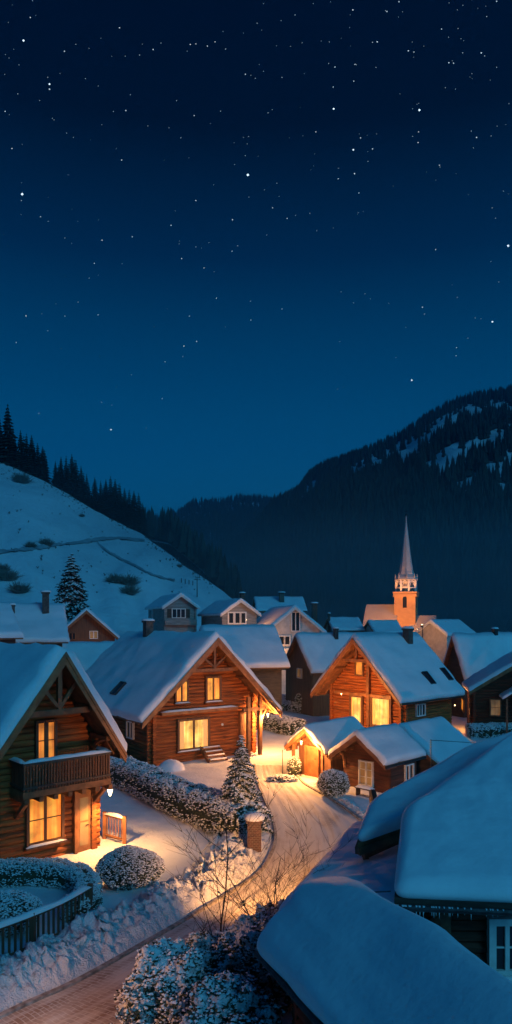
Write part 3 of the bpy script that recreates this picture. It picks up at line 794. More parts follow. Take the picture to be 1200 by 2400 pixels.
# far houses
F1 = house('house', 'small grey boarded house with dark shutters below the snowy hillside', 'house', (425, 1388), 84, 22, (382, 1422), (469, 1424), 9.5, ov=.5, eave=.35, sh=.2, wall='plain', wallm='grey', seed=51, sym=True, base=2.4, rafters=False, roofm='white', group='grey boarded houses below the hill')
window(F1, (404, 1428, 433, 1447), lit='glass', fr='white', nx=3, fw=.1, sill=False, shutters=.35)
window(F1, (352, 1430, 359, 1452), 'left', lit='glass', fr='white', nx=1, fw=.1, sill=False)
mb = MB(); q = hit(F1, 383, 1440, 'y', 0); 
for xx in (F1.wl+.05, F1.wr-.05): mb.beam((xx, F1.wy-.1, 0), (xx, F1.wy-.1, F1.under(xx)), .2, .14, up=(0, 1, 0))
zz = hit(F1, 425, 1448, 'y', F1.wy).z
mb.box(F1.wl, F1.wy-.5, zz-.75, F1.wr, F1.wy-.42, zz-.2); mb.box(F1.wl, F1.wy-.55, zz-.9, F1.wr, F1.wy-.02, zz-.76)
mb.build('gallery', M['grey'], F1.e)
F2 = house('house', 'small grey house with tall white framed windows beside the snowy hill', 'house', (565, 1401), 80, 22, (519, 1438), (613, 1441), 9.0, ov=.5, eave=.35, sh=.2, wall='plain', wallm='grey', seed=53, sym=True, base=1.8, rafters=False, roofm='white', group='grey boarded houses below the hill')
window(F2, (536, 1437, 546, 1460), lit='glass', fr='white', nx=1, fw=.16, sill=False)
window(F2, (551, 1437, 561, 1460), lit='glass', fr='white', nx=1, fw=.16, sill=False)
window(F2, (565, 1437, 574, 1460), lit='glass', fr='white', nx=1, fw=.16, sill=False)
chimney(F2, 568, 1390, 1404, 9, 84, 'brick')
F3 = house('house', 'pale grey house with white gable trim and a row of small windows', 'house', (692, 1416), 75, 12, (620, 1482), (767, 1482), 11, ov=.6, eave=.6, sh=.24, wall='plain', wallm='pale', seed=55, sym=True, rafters=False, roofm='white')
for u in (637, 655, 668): window(F3, (u, 1492, u+10, 1510), lit='glass', fr='white', nx=1, fw=.13, sill=False)
window(F3, (684, 1436, 701, 1478), lit='glass', fr='white', nx=2, fw=.1, sill=False)
mb = MB(); zz = hit(F3, 692, 1519, 'y', F3.wy).z; mb.box(F3.wl-.05, F3.wy-.5, zz-.25, F3.wr+.05, F3.wy-.02, zz); mb.box(F3.wl-.05, F3.wy-.12, zz-1.5, F3.wr+.05, F3.wy-.021, zz-.253); mb.build('ledge', M['white'], F3.e)
chimney(F3, 737, 1414, 1436, 11, 80, 'brick')
F4 = house('house', 'distant snowy roof with a pale brick chimney behind the grey houses', 'house', (596, 1397), 100, -84, (600, 1380), (604, 1428), 7.2, ov=.2, eave=.3, sh=.25, wall='plain', wallm='grey', seed=57, rafters=False, base=1, dims=(3.5, 1430))
chimney(F4, 660, 1389, 1402, 11, 99, 'brick')
F5 = house('house', 'distant low snowy roof left of the church', 'house', (768, 1445), 100, -84, (768, 1430), (775, 1475), 4.6, ov=.2, eave=.3, sh=.25, wall='plain', wallm='grey', seed=58, rafters=False, dims=(3.5, 1476))
chimney(F5, 771, 1438, 1455, 5, 99, 'chimney')
# left background
K1 = house('house', 'pale snowy roof cut by the left edge in front of the dark roof', 'house', (-140, 1406), 46, -58, (-140, 1385), (-118, 1492), 4.5, ov=.3, eave=.4, sh=.3, wall='plain', wallm='dark', seed=61, rafters=False, dims=(4.0, 1492))
K2 = house('house', 'wide snowy roof with a tall snow capped chimney left of the spruce', 'house', (0, 1410), 52, -70, (0, 1385), (18, 1500), 4.7, ov=.3, eave=.4, sh=.3, wall='plain', wallm='dark', seed=63, rafters=False, dims=(4.2, 1502))
chimney(K2, 107, 1388, 1428, 15, 52)
chimney(K2, 29, 1418, 1436, 11, 51)
K3 = house('house', 'brown boarded house with a wide snowy gable beside the dark spruce', 'house', (203, 1423), 66, 14, (124, 1491), (276, 1498), 7, ov=.6, eave=.35, sh=.26, wall='plank', wallm='board', seed=65, sym=True, rafters=True, roofm='beam')
window(K3, (211, 1480, 228, 1496), lit='lit_faint', fr='white', nx=2, fw=.06, sill=False)
window(K3, (163, 1484, 176, 1498), lit='glass', fr='beam', nx=2, fw=.06, sill=False)
K4 = house('shed', 'low snowy roof between the near left chalet and the middle chalet', 'shed', (120, 1503), 58, -74, (150, 1480), (170, 1590), 5.6, ov=.2, eave=.4, sh=.24, wall='plain', wallm='dark', seed=67, rafters=False, dims=(3.2, 1592))

lantern(tuple(P(640, 1528, 73)), 'added lantern lighting the white lower wall of the pale grey house', 420, hang=.3, sc=.5)  # added lamp that brightens the pale lower wall
lantern(tuple(P(578, 1452, 76.5)), 'added lantern by the tall white framed windows below the hill', 260, hang=.3, sc=.4)  # added lamp, half hidden, to brighten the grey house front
lantern(tuple(P(206, 1506, 63.5)), 'added hidden lantern below the gable of the brown boarded house', 90, hang=.3, sc=.4)  # added lamp tucked behind the low roof to warm the boards
# ------------------------------------------------------------------ church
def church():
    Y = 110; e = empty('church', P(952, 1460, Y)*1, R(-20)); e.location.z = 0
    tag(e, 'floodlit stone church with a tall shingled spire', 'church')
    k = Y/F; w = 24*k
    z1 = CH+(1460-1392)*k; zc = CH+(1460-1352)*k; zt = CH+(1460-1208)*k
    mb = MB(); mb.box(-w, -w, -.3, w, w, z1); mb.box(-w*1.1, -w*1.1, z1-.5, w*1.1, w*1.1, z1-.1); mb.box(-w*1.14, -w*1.14, z1+.003, w*1.14, w*1.14, z1+.3)
    tw = mb.build('tower', M['church'], e)
    for s in (-1, 1):
        for ax in (0, 1):
            q = MB(); 
            zz = CH+(1460-1425)*k
            pts = [(-.32, 0), (.32, 0), (.32, 1.5), (.2, 1.85), (0, 2.0), (-.2, 1.85), (-.32, 1.5)]
            f = []; b_ = []
            for x, z in pts:
                if ax == 0: f.append((x, s*(w+.04), zz+z)); b_.append((x, s*(w-.1), zz+z))
                else: f.append((s*(w+.04), x, zz+z)); b_.append((s*(w-.1), x, zz+z))
            q.face(f); q.face(b_)
            for i in range(7): j = (i+1) % 7; q.face([f[i], f[j], b_[j], b_[i]])
            q.build('window', M['glass'], tw)
    # open belfry with arches
    mb = MB()
    for i in range(8):
        a0 = i*math.pi/4+math.pi/8; r = w*.98
        x, y = r*math.cos(a0), r*math.sin(a0)
        mb.beam((x, y, z1+.3), (x, y, zc-.6), .28, .28, up=(0, 1, 0))
        a1 = a0+math.pi/4; x2, y2 = r*math.cos(a1), r*math.sin(a1)
        mb.beam((x, y, z1+.95), (x2, y2, z1+.95), .14, .14)
        pts = [(x+(x2-x)*t, y+(y2-y)*t, zc-1.15+.5*math.sin(math.pi*t)) for t in [q/8 for q in range(9)]]
        mb.tube(pts, .11, 5)
        mb.beam((x, y, z1+.95), ((x+x2)/2, (y+y2)/2, zc-.7), .08, .08); mb.beam((x2, y2, z1+.95), ((x+x2)/2, (y+y2)/2, zc-.7), .08, .08)
    mb.lathe([(w*.25, z1+.3), (w*.5, z1+.9), (w*.42, zc-.6)], n=10)
    bf = mb.build('belfry', M['white'], e)
    mb = MB(); mb.lathe([(w*1.08, zc-.6), (w*1.14, zc-.45), (w*1.02, zc-.1), (w*.80, zc+.35), (w*.66, zc+1.0), (w*.42, zc+(zt-zc)*.38), (w*.20, zc+(zt-zc)*.70), (.10, zt-1.0), (.04, zt)], n=8)
    for i in range(8):
        a0 = i*math.pi/4+.2; mb.lathe([(.12, zc-.5), (.12, zc), (.02, zc+.55)], (w*1.03*math.cos(a0), w*1.03*math.sin(a0), 0), 5)
    mb.build('spire', M['spire'], e)
    mb = MB(); mb.lathe([(.03, 0), (.14, .1), (.14, .25), (.03, .4), (.03, 1.1)], (0, 0, zt-.1), 8); mb.beam((-.3, 0, zt+.65), (.3, 0, zt+.65), .06, .06); mb.build('cross', M['metal'], e)
    # nave
    def nave(x0, x1, y0, y1, zr_, ze, nm='nave', axis='x', m='shingle'):
        e_ = MB()
        if axis == 'x':
            ym = (y0+y1)/2
            e_.box(x0+.2, y0+.3, -.3, x1-.2, y1-.3, ze+.1, 0)
            for xx in (x0+.2, x1-.2): e_.face([(xx, y0+.3, ze+.1), (xx, y1-.3, ze+.1), (xx, ym, zr_-.3)], 0)
            o = e_.build(nm, [M['pale']], e)
            r = MB(); sl = [(y0, ze), (ym, zr_), (y1, ze)]
            for (ya, za_), (yb, zb_) in ((sl[0], sl[1]), (sl[1], sl[2])):
                n0 = len(r.v)
                r.v += [(x0, ya, za_), (x1, ya, za_), (x1, yb, zb_), (x0, yb, zb_), (x0, ya, za_-.2), (x1, ya, za_-.2), (x1, yb, zb_-.2), (x0, yb, zb_-.2)]
                for t in ((0, 1, 2, 3), (7, 6, 5, 4), (0, 4, 5, 1), (1, 5, 6, 2), (2, 6, 7, 3), (3, 7, 4, 0)): r.f.append(tuple(n0+i for i in t)); r.m.append(0)
            r.build('nave_roof', M[m], e)
        return o
    X = lambda u: (u-952)*k
    nave(X(858), X(935), -3.2, 3.2, CH+(1460-1416)*k, CH+(1460-1466)*k)
    nave(X(962), X(1020), -2.8, 3.0, CH+(1460-1443)*k, CH+(1460-1478)*k)
    # porch gable in front
    mb = MB(); 
    return e, k
ch, kk = church()
CW = house('chapel', 'low chapel wing with a snow edged gable right of the church tower', 'chapel', (1008, 1450), 100, -52, (972, 1478), (1052, 1496), 7, ov=.4, eave=.4, sh=.3, wall='plain', wallm='pale', seed=71, sym=True, rafters=False, roofm='white')
CF = house('house', 'snowy low roof in front of the church nave', 'house', (862, 1452), 96, -80, (862, 1440), (870, 1482), 4.3, ov=.2, eave=.3, sh=.25, wall='plain', wallm='pale', seed=73, rafters=False, dims=(3, 1484))
lantern(tuple(P(978, 1474, 97)), 'added lantern before the snow edged chapel gable', 420, hang=.3, sc=.4)  # added to light the otherwise unlit chapel gable
def floodlight(loc, target, energy, label, spot=75):
    e = empty('floodlight', loc); tag(e, label, 'floodlight', 'added church floodlights')
    mb = MB(); mb.box(-.25, -.12, 0, .25, .12, .3); mb.beam((0, 0, -.0), (0, 0, -loc[2]), .08, .08, up=(0, 1, 0)); mb.build('housing', M['metal'], e)
    d = (Vector(target)-Vector(loc)).normalized(); q = MB(); c = Vector((0, 0, .15))+d*.3; s_ = d.cross(Vector((0, 0, 1))).normalized()*.09; u_ = s_.cross(d).normalized()*.07
    q.face([c-s_-u_, c+s_-u_, c+s_+u_, c-s_+u_]); q.build('lens', M['lamp'], e)
    lamp_light('flood', tuple(Vector((0, 0, .15))+d*.5), energy, (1, .36, .10), .3, e, spot, tuple(Vector((0, 0, .15))+d*20))
floodlight(tuple(P(915, 1462, 99)), tuple(P(925, 1440, 110)), 7500, 'added floodlight on a pole aimed at the church tower', 70)  # added source for the orange light on tower and nave
floodlight(tuple(P(990, 1470, 101)), tuple(P(955, 1340, 108)), 3400, 'second added floodlight aimed at the belfry from the right', 60)  # added source that lights the belfry from the right side

# ------------------------------------------------------------------ near barn complex at the lower right
def slab_poly(parent, pts, th, name, m):
    """a closed slab under a planar polygon of 3D points"""
    mb = MB(); n = len(pts); top = [Vector(p) for p in pts]; bot = [p-Vector((0, 0, th)) for p in top]
    mb.face(top); mb.face(bot[::-1])
    for i in range(n): j = (i+1) % n; mb.face([top[i], bot[i], bot[j], top[j]])
    return mb.build(name, M[m], parent)
def snow_poly(parent, pts, h, r, seed, name='snow_cover', flat=(), n=46):
    """rounded snow over a planar convex polygon; edges listed in flat get no rounding"""
    pts = [Vector(p) for p in pts]; c = sum(pts, Vector())/len(pts); N_ = len(pts)
    nr = (pts[1]-pts[0]).cross(pts[2]-pts[0]).normalized(); nr = nr if nr.z > 0 else -nr
    # rounded outline
    ring = []
    for i in range(N_):
        a, b, d = pts[i-1], pts[i], pts[(i+1) % N_]
        k1 = min(.45, r*.8/(a-b).length); k2 = min(.45, r*.8/(d-b).length)
        p0 = b.lerp(a, k1); p2 = b.lerp(d, k2)
        for q in range(6):
            t = q/5; ring.append(p0*(1-t)**2+b*2*t*(1-t)+p2*t*t)
        # straight pieces
        nxt = pts[(i+1) % N_]; e2 = nxt.lerp(b, min(.45, r*.8/(nxt-b).length)); m_ = max(2, int((e2-p2).length/.15))
        for q in range(1, m_): ring.append(p2.lerp(e2, q/m_))
    rows = []; ph = [i/9*math.pi/2 for i in range(10)]
    def dist(p): 
        dd = 99
        for i in range(N_):
            a = pts[i]; b = pts[(i+1) % N_]; ab = b-a; t = max(0, min(1, (p-a).dot(ab)/ab.dot(ab))); dd = min(dd, (p-(a+ab*t)).length)
        return dd
    for k in range(n+1):
        row = []
        for i, p in enumerate(ring+[ring[0]]):
            d_ = (c-p).length; ins = [r*(1-math.cos(a_))/d_ for a_ in ph]
            if k < 10: f = min(.9, ins[k]); hh = math.sin(ph[k])
            else: f0 = min(.9, ins[9]); f = f0+(1-f0)*((k-9)/(n-9)); hh = 1
            q = p.lerp(c, f)
            w_ = nz((q.x, q.y, seed), .55, 3); w2 = nz((q.x, q.y, seed+5), 2.2, 3); hh = hh*(1+.12*nz((q.x, q.y, seed+6), 1.3, 2))
            out = (p-c).normalized()*(.07*math.sin(min(1, hh)*math.pi)*1.0)
            row.append(q+nr*(h*hh*(1+.16*w_)+.018*w2*hh)+out*(1 if k < 10 else 0))
        rows.append(row)
    mb = MB(); mb.grid(rows); return mb.build(name, M['snow'], parent, True)
def wall_quad(parent, p, q, z0, z1, m='log_dark', course=.2, name='wall', th=.11):
    p = Vector(p); q = Vector(q); mb = MB(); z = z0+course/2; k = 0
    while z < z1:
        mb.tube([(p.x, p.y, z), (q.x, q.y, z)], course*.55*(1+.05*math.sin(k*2.1)), 8); z += course; k += 1
    return mb.build(name, M[m], parent)

# D0: low gabled barn in the corner
k0 = 1.2
E_a = Vector((.09*k0, 9.95*k0, 0)); dz_ = Vector((.387, -.922, 0)); up_ = Vector((.922, .387, 0))
ze, zr_ = CH-4.72*k0, CH-3.78*k0; hw = (zr_-ze)/math.tan(R(43))
D0 = empty('barn', tuple(E_a+up_*hw), 0); D0.location.z = 0; D0.rotation_euler = (0, 0, math.atan2(up_.y, up_.x)); tag(D0, 'low barn in the lower right corner under a smooth snowy gable roof', 'barn')
Lb = 9
# local frame: x = up_ direction (from left eave to ridge), y = -dz_ (back); front extends to -y
prof = [(-hw, ze), (0, zr_), (hw, ze)]
sn0 = None
rf = roof_boards(D0, prof, -Lb, -1.6, .12, M['dark']); zp = ze+.75*math.tan(R(43))
mb = MB()   # hipped far end
pz = [(-hw, 0, ze), (-hw+.75, 0, zp), (0, -1.6, zr_), (hw-.75, 0, zp), (hw, 0, ze)]
for k in (0, -.12):
    q = [Vector(p)+Vector((0, 0, k)) for p in pz]; a_, b_ = Vector((-hw, -1.6, ze+k)), Vector((hw, -1.6, ze+k))
    mb.face([q[0], q[1], q[2], a_]); mb.face([q[1], q[3], q[2]]); mb.face([q[4], b_, q[2], q[3]])
for a_, b_ in zip(pz, pz[1:]):
    if a_[1] == b_[1] == 0: mb.face([a_, b_, (b_[0], b_[1], b_[2]-.12), (a_[0], a_[1], a_[2]-.12)])
mb.face([pz[1], pz[3], (pz[3][0], 0, pz[3][2]-.12), (pz[1][0], 0, pz[1][2]-.12)])
mb.build('hip', M['dark'], D0)
sn0 = snow_slab(rf, prof, -Lb-.02, .02, .26, 91, r=.30, over=.1, nu=34)
for v_ in sn0.data.vertices:
    lim = zp+(zr_-zp)*(-v_.co.y/1.6)+.32
    if v_.co.y > -1.9 and v_.co.z > lim-.12:
        d_ = v_.co.z-(lim-.12); v_.co.z = lim-.12+.12*math.tanh(d_/.12)
mb = MB(); mb.tube([(-hw-.09, -Lb, ze-.12), (-hw-.09, .05, ze-.12)], .05, 8); mb.build('gutter', M['metal'], D0)
mb = MB(); 
z = .0
while z < ze-.05: mb.tube([(-hw+.5, -Lb+.3, z), (-hw+.5, -.4, z)], .11, 8); mb.tube([(hw-.5, -Lb+.3, z), (hw-.5, -.4, z)], .11, 8); mb.tube([(-hw+.4, -.45, z+.1), (hw-.4, -.45, z+.1)], .11, 8); z += .2
mb.build('wall', M['log_dark'], D0)
k = -Lb+.2
while k < 0: mb = MB(); mb.beam((-hw+.02, k, ze-.2), (-hw+.6, k, ze-.2+.5*.93), .08, .12); k += .6; mb.build('rafter', M['dark'], D0)

# D1: main roof with gutter, wall and window;  Q: roof strip behind;  D4: lower roof by the road
D1 = empty('farmhouse', (4.5, 13, 0)); tag(D1, 'dark log farmhouse on the right under a huge rounded snow roof', 'farmhouse')
def loc_(p, e): return Vector(p)-e.location
p1 = P(924, 2104, 12.0); p2 = Vector((7.5, 11.7, p1.z))
bq = (.35)
def on_plane(u, v, p, ax, by):
    # z = p.z + ax (x-p.x) + by (y-p.y)
    x_ = (u-U0)/F; zz = (V0-v)/F; y = (p.z-ax*p.x-by*p.y-CH)/(zz-ax*x_-by); return P(u, v, y)
ax_, by_ = .02, .40
p3 = on_plane(946, 1915, p1, ax_, by_); p4 = on_plane(1215, 1722, p1, ax_, by_)
pr = on_plane(1330, 1722, p1, ax_, by_); p2 = on_plane(1330, 2122, p1, ax_, by_)
polyD1 = [loc_(p, D1) for p in (p1, p2, pr, p4, p3)]
rf = slab_poly(D1, polyD1, .12, 'roof', 'dark'); snow_poly(rf, polyD1, .32, .30, 93)
mb = MB(); a = loc_(p1, D1)+Vector((0, -.1, -.13)); b = loc_(p2, D1)+Vector((0, -.1, -.13)); mb.tube([a, b], .06, 8)
mb.tube([a+Vector((.0, 0, 0)), a+Vector((-.02, .2, -.25)), a+Vector((.7, .65, -.5)), a+Vector((.72, .65, -3.2))], .035, 6)
mb.build('gutter', M['metal'], D1)
ri = random.Random(8)
for k_ in range(34):
    t_ = ri.uniform(.0, .62); q_ = a.lerp(b, t_)+Vector((0, -.03, .06)); l_ = ri.uniform(.06, .22)
    im = MB(); im.lathe([(.001, -l_), (.008, -l_*.5), (.016, 0)], q_, 5); im.build('icicle', M['ice'], rf)
wz1 = p1.z-.1
wl_ = Vector((3.2, 12.75, 0)); wr_ = Vector((9.5, 12.6, 0))
mb = MB(); z = .1; k = 0
while z < wz1+.05:
    mb.tube([loc_((3.0, 12.8, z), D1), loc_((9.5, 12.65, z), D1)], .115*(1+.05*math.sin(k*1.7)), 8)
    mb.tube([loc_((3.3, 12.6, z+.1), D1), loc_((3.3, 17.0, z+.1), D1)], .115, 8)
    z += .205; k += 1
mb.build('wall', M['log_dark'], D1)
mb = MB(); mb.beam(loc_((3.45, 12.66, 0), D1), loc_((3.45, 12.66, wz1+.1), D1), .3, .12, up=(0, 1, 0)); mb.build('corner_board', M['beam'], D1)
class DH: pass
dh = DH(); dh.e = D1; dh.Mi = Matrix.Translation(-D1.location); dh.wy = 12.66-13
window(dh, (1158, 2164, 1212, 2268), lit='glass', fr='white', nx=2, nz_=2, fw=.13, sill=True, mw=.04)
# Q
Q = empty('wing', (4, 17, 0)); Q.name = 'barn_wing'; tag(Q, 'lower wing beyond the farmhouse with a long snowy roof and exposed brown eave beams', 'barn wing')
q1 = P(838, 1978, 14.4); aq, bq = .12, .22
qs = [q1, on_plane(868, 1893, q1, aq, bq), on_plane(1100, 1760, q1, aq, bq), on_plane(1300, 1700, q1, aq, bq), on_plane(1300, 1860, q1, aq, bq), on_plane(960, 1935, q1, aq, bq)]
ql = [loc_(p, Q) for p in qs]
rf = slab_poly(Q, ql, .10, 'roof', 'beam'); snow_poly(rf, ql, .26, .32, 95)
mb = MB(); a = ql[0]; b = ql[5]
mb.beam(a+Vector((.02, .0, -.16)), b+Vector((0, 0, -.16)), .08, .17); mb.beam(a+Vector((.15, .25, -.3)), b+Vector((0, .25, -.27)), .14, .18)
mb.beam(a+Vector((.0, .1, -.18)), ql[1]+Vector((0, 0, -.18)), .08, .16)
mb.beam(a+Vector((.22, .3, -.35)), a+Vector((.22, .3, -1.1)), .12, .12, up=(0, 1, 0))
mb.build('eave_beam', M['beam'], Q)
mb = MB(); z = .1
while z < q1.z-.35: mb.tube([loc_((3.0, 16.2, z), Q), loc_((3.5, 20.5, z), Q)], .11, 8); mb.tube([loc_((2.9, 16.2, z+.1), Q), loc_((7.0, 15.2, z+.1), Q)], .11, 8); z += .2
mb.build('wall', M['log_dark'], Q)
# D4
D4 = empty('lean_to', (3, 15.5, 0)); tag(D4, 'lean-to under a smooth snow roof whose eave follows the road', 'lean-to')
z4 = 2.55; f4 = lambda v: (CH-z4)*F/(v-V0)
a4 = P(700, 2090, f4(2090)); b4 = P(832, 1938, f4(1938)); d4 = (b4-a4).normalized(); a4 = a4-d4*1.2
s4 = Vector((d4.y, -d4.x, .16)).normalized()
wdt = 2.3
poly4 = [loc_(p, D4) for p in (a4, a4+s4*wdt, b4+s4*wdt, b4)]
rf = slab_poly(D4, poly4, .1, 'roof', 'dark'); snow_poly(rf, poly4, .2, .25, 97)
mb = MB(); z = .1; s4h = Vector((s4.x, s4.y, 0)).normalized()
while z < z4-.05: p = loc_((a4+s4h*.45), D4); q = loc_((b4+s4h*.45-d4*.4), D4); mb.tube([(p.x, p.y, z), (q.x, q.y, z)], .11, 8); q2 = q+s4h*2.2; mb.tube([(q.x, q.y, z+.1), (q2.x, q2.y, z+.1)], .11, 8); z += .2
mb.build('wall', M['log_dark'], D4)
# cable
mb = MB(); pa = P(704, 2076, 12.3); pb = P(916, 2089, 11.9); pts = [pa.lerp(pb, t/12)+Vector((0, 0, -.06*math.sin(math.pi*t/12))) for t in range(13)]
mb.tube(pts, .012, 5); mb.tube([pa, pa+Vector((-.12, 0, -.12)), pa+Vector((-.18, 0, -1.2))], .012, 5)
tag(mb.build('cable', M['metal']), 'thin black cable running across the barn roof to the gutter', 'cable')

# ------------------------------------------------------------------ foliage
def hedge_pts(path, w, h, n, rnd, seed=0, jag=.05):
    """random points and normals on a rounded hedge along path"""
    seg = [(path[i+1]-path[i]).length for i in range(len(path)-1)]; T = sum(seg)
    out = []
    for _ in range(n):
        s = rnd.random()*T; i = 0
        while s > seg[i] and i < len(seg)-1: s -= seg[i]; i += 1
        p = path[i].lerp(path[i+1], min(1, s/seg[i])); d = (path[i+1]-path[i]).normalized(); sx = Vector((d.y, -d.x, 0))
        a = rnd.uniform(-.25, 1.25)*math.pi; ex = .55
        cx = math.copysign(abs(math.cos(a))**ex, math.cos(a)); cz = math.copysign(abs(math.sin(a))**ex, math.sin(a))
        q = p+sx*(cx*w/2)+Vector((0, 0, h*.5+cz*h*.5)); nr = (sx*math.cos(a)+Vector((0, 0, math.sin(a)))).normalized()
        q += nr*(jag*nz((q.x, q.y, q.z+seed), 1.8, 3)*1.6+rnd.uniform(-.03, .04))
        if q.z < .02: continue
        out.append((q, nr))
    return out
def leafy(mbL, mbS, pts, rnd, ls=.055, ss=.05, snow_top=.8, snow_side=.35, seed=0):
    for q, nr in pts:
        # dark leaf: two small quads
        t = nr.cross(Vector((rnd.uniform(-1, 1), rnd.uniform(-1, 1), rnd.uniform(-1, 1)))).normalized(); bt = nr.cross(t)
        l = ls*rnd.uniform(.6, 1.4); tip = nr*l*rnd.uniform(.2, 1.0)
        mbL.face([q-t*l*.4, q-bt*l*.35+tip*.5, q+t*l*.6+tip, q+bt*l*.35+tip*.5])
        k = snow_side+(snow_top-snow_side)*max(0, nr.z)
        k += .22*nz((q.x, q.y, q.z+seed), 4, 2)
        if rnd.random() < k:
            s = ss*rnd.uniform(.5, 1.25); c = q+nr*(l*.55); v = [c+Vector((rnd.uniform(-.3, .3), rnd.uniform(-.3, .3), .45))*s]
            a0 = rnd.uniform(0, 6.28)
            for j in range(4):
                a = a0+j*math.pi/2; v.append(c+Vector((math.cos(a)*s*rnd.uniform(.6, 1), math.sin(a)*s*rnd.uniform(.6, 1), rnd.uniform(-.1, .1)*s)))
            v.append(c+Vector((0, 0, -.4*s)))
            mbS.add(v, [(0, 1, 2), (0, 2, 3), (0, 3, 4), (0, 4, 1), (5, 2, 1), (5, 3, 2), (5, 4, 3), (5, 1, 4)])
def hedge(path, w, h, label, n=9000, seed=1, ls=.07, ss=.055, top=.85, side=.4, cap=.0):
    rnd = random.Random(seed); path = catmull(path, 5); c = path[len(path)//2]
    e = empty('hedge', (c.x, c.y, 0)); tag(e, label, 'hedge'); path = [p-Vector((c.x, c.y, 0)) for p in path]
    mb = MB(); rows = []
    for i, p in enumerate(path):
        d = (path[min(i+1, len(path)-1)]-path[max(i-1, 0)]).normalized(); sx = Vector((d.y, -d.x, 0)); k = .88 if 0 < i < len(path)-1 else .3
        rows.append([p+sx*(math.copysign(abs(math.cos(a))**.55, math.cos(a))*w/2*k)+Vector((0, 0, h*.5+math.copysign(abs(math.sin(a))**.55, math.sin(a))*h*.5*.92)) for a in [math.pi*(-.4+1.8*j/16) for j in range(17)]])
    mb.grid(rows); core = mb.build('branches', M['leaf'], e, True)
    L_, S_ = MB(), MB(); pts = hedge_pts(path, w, h, n, rnd, seed)
    # end caps
    for end, d in ((path[0], path[0]-path[1]), (path[-1], path[-1]-path[-2])):
        d = d.normalized(); sx = Vector((d.y, -d.x, 0))
        for _ in range(int(n*.05)):
            q = end+sx*rnd.uniform(-.45, .45)*w+Vector((0, 0, rnd.uniform(.03, .98)*h))+d*rnd.uniform(0, .05); pts.append((q, d))
    leafy(L_, S_, pts, rnd, ls, ss, top, side, seed)
    L_.build('leaves', M['leaf'], e); S_.build('snow', M['snow_speck'], e)
    return e
def bush(loc, rx, ry, h, label, n=3500, seed=1, ls=.07, ss=.055, top=.85, side=.45, name='bush', cat='bush', lob=.12, z0=0, snow='snow_speck', snowy=False):
    rnd = random.Random(seed); e = empty(name, loc); tag(e, label, cat)
    def surf(t, a, k=1):
        dirv = Vector((math.cos(a)*math.cos(t), math.sin(a)*math.cos(t), math.sin(t)))
        kk = k*(1+lob*nz((dirv.x*1.3, dirv.y*1.3, dirv.z*1.3+seed), 1.4, 2))
        return Vector((dirv.x*rx*kk, dirv.y*ry*kk, h*.5+dirv.z*h*.5*kk+z0)), dirv
    mb = MB(); mb.grid([[surf(t, a, .93)[0] for a in [2*math.pi*j/20 for j in range(21)]] for t in [-math.pi/2+math.pi*i/14 for i in range(15)]])
    mb.build('branches', M['leaf'], e, True)
    if snowy:   # snow lying in soft lumps over the twigs
        mb = MB(); rows = []
        for i in range(56):
            t = -1.1+(math.pi/2+1.1)*i/55; row = []
            for j in range(85):
                a = 2*math.pi*(j % 84)/84; q, d = surf(t, a, 1); l1 = abs(nz((q.x, q.y, q.z+seed), 3.6, 2)); l2 = nz((q.x, q.y, q.z+seed), 8.5, 2)
                row.append(q+d*(.20*l1+.06*l2-.09+.05*max(0, d.z)))
            rows.append(row)
        mb.grid(rows); mb.build('snow_cover', M['snow_rough'], e, True)
    pts = []
    for _ in range(n):
        t = math.asin(rnd.uniform(-.9, 1)); a = rnd.uniform(0, 6.283); q, d = surf(t, a); pts.append((q+d*rnd.uniform(-.03, .04), d))
    L_, S_ = MB(), MB(); leafy(L_, S_, pts, rnd, ls, ss, top, side, seed)
    L_.build('leaves', M['leaf'], e); S_.build('snow', M[snow], e, smooth=ss > .065)
    return e
hedge([G(255, 1832), G(330, 1862), G(400, 1899), G(470, 1930), G(540, 1960), G(580, 1978)], 1.15, 1.35, 'long snow flecked hedge dividing the two chalet yards', n=17000, seed=3, ls=.075, ss=.06)
hedge([Vector((-11.2, 20.2, 0)), Vector((-9.4, 20.5, 0)), Vector((-8.0, 20.8, 0)), Vector((-6.6, 20.9, 0)), Vector((-5.5, 20.55, 0)), Vector((-4.9, 19.8, 0)), Vector((-4.65, 18.9, 0)), Vector((-4.85, 18.0, 0))], .62, .70, 'curved snow flecked hedge rounding the near left garden', n=15000, seed=4, ls=.045, ss=.04, top=1.0, side=.45)
bush(G(297, 2092)+Vector((0, .55, 0)), .98, .72, 1.08, 'egg shaped snow flecked bush in front of the near left chalet', 9000, 5, .05, .038)
bush(Vector((-6.35, 17.7, 0)), .7, .62, .95, 'round snowy bush inside the near left garden', 5000, 6, .05, .042, top=1.0, side=.6)
bush(Vector((-7.2, 17.3, 0)), .55, .5, .75, 'small snowy bush at the left edge of the near left garden', 3000, 16, .05, .042, top=1.0, side=.6)
bush(G(779, 1872)+Vector((.1, .5, 0)), .66, .62, 1.15, 'round snow flecked bush between the two sheds', 4000, 7, .07, .05, side=.35)
bush(G(690, 1822)+Vector((0, .3, 0)), .33, .3, .95, 'small twiggy plant beside the plank door of the small shed', 900, 8, .09, .05, side=.3)
bush(G(662, 1836)+Vector((0, .3, 0)), .7, .28, .3, 'low snow covered plant patch at the bend of the road', 900, 18, .07, .06, side=.6, name='low_plant', cat='plant')
hedge([G(598, 1700), G(640, 1712), G(700, 1726)], 1.3, 1.1, 'dark clipped hedge with warm snow behind the middle chalet', n=5000, seed=9, ls=.12, ss=.09)
hedge([G(640, 1652), G(690, 1664), G(735, 1672)], 2.6, .9, 'wide snowy hedge in front of the dark gabled house', n=5000, seed=10, ls=.13, ss=.12)
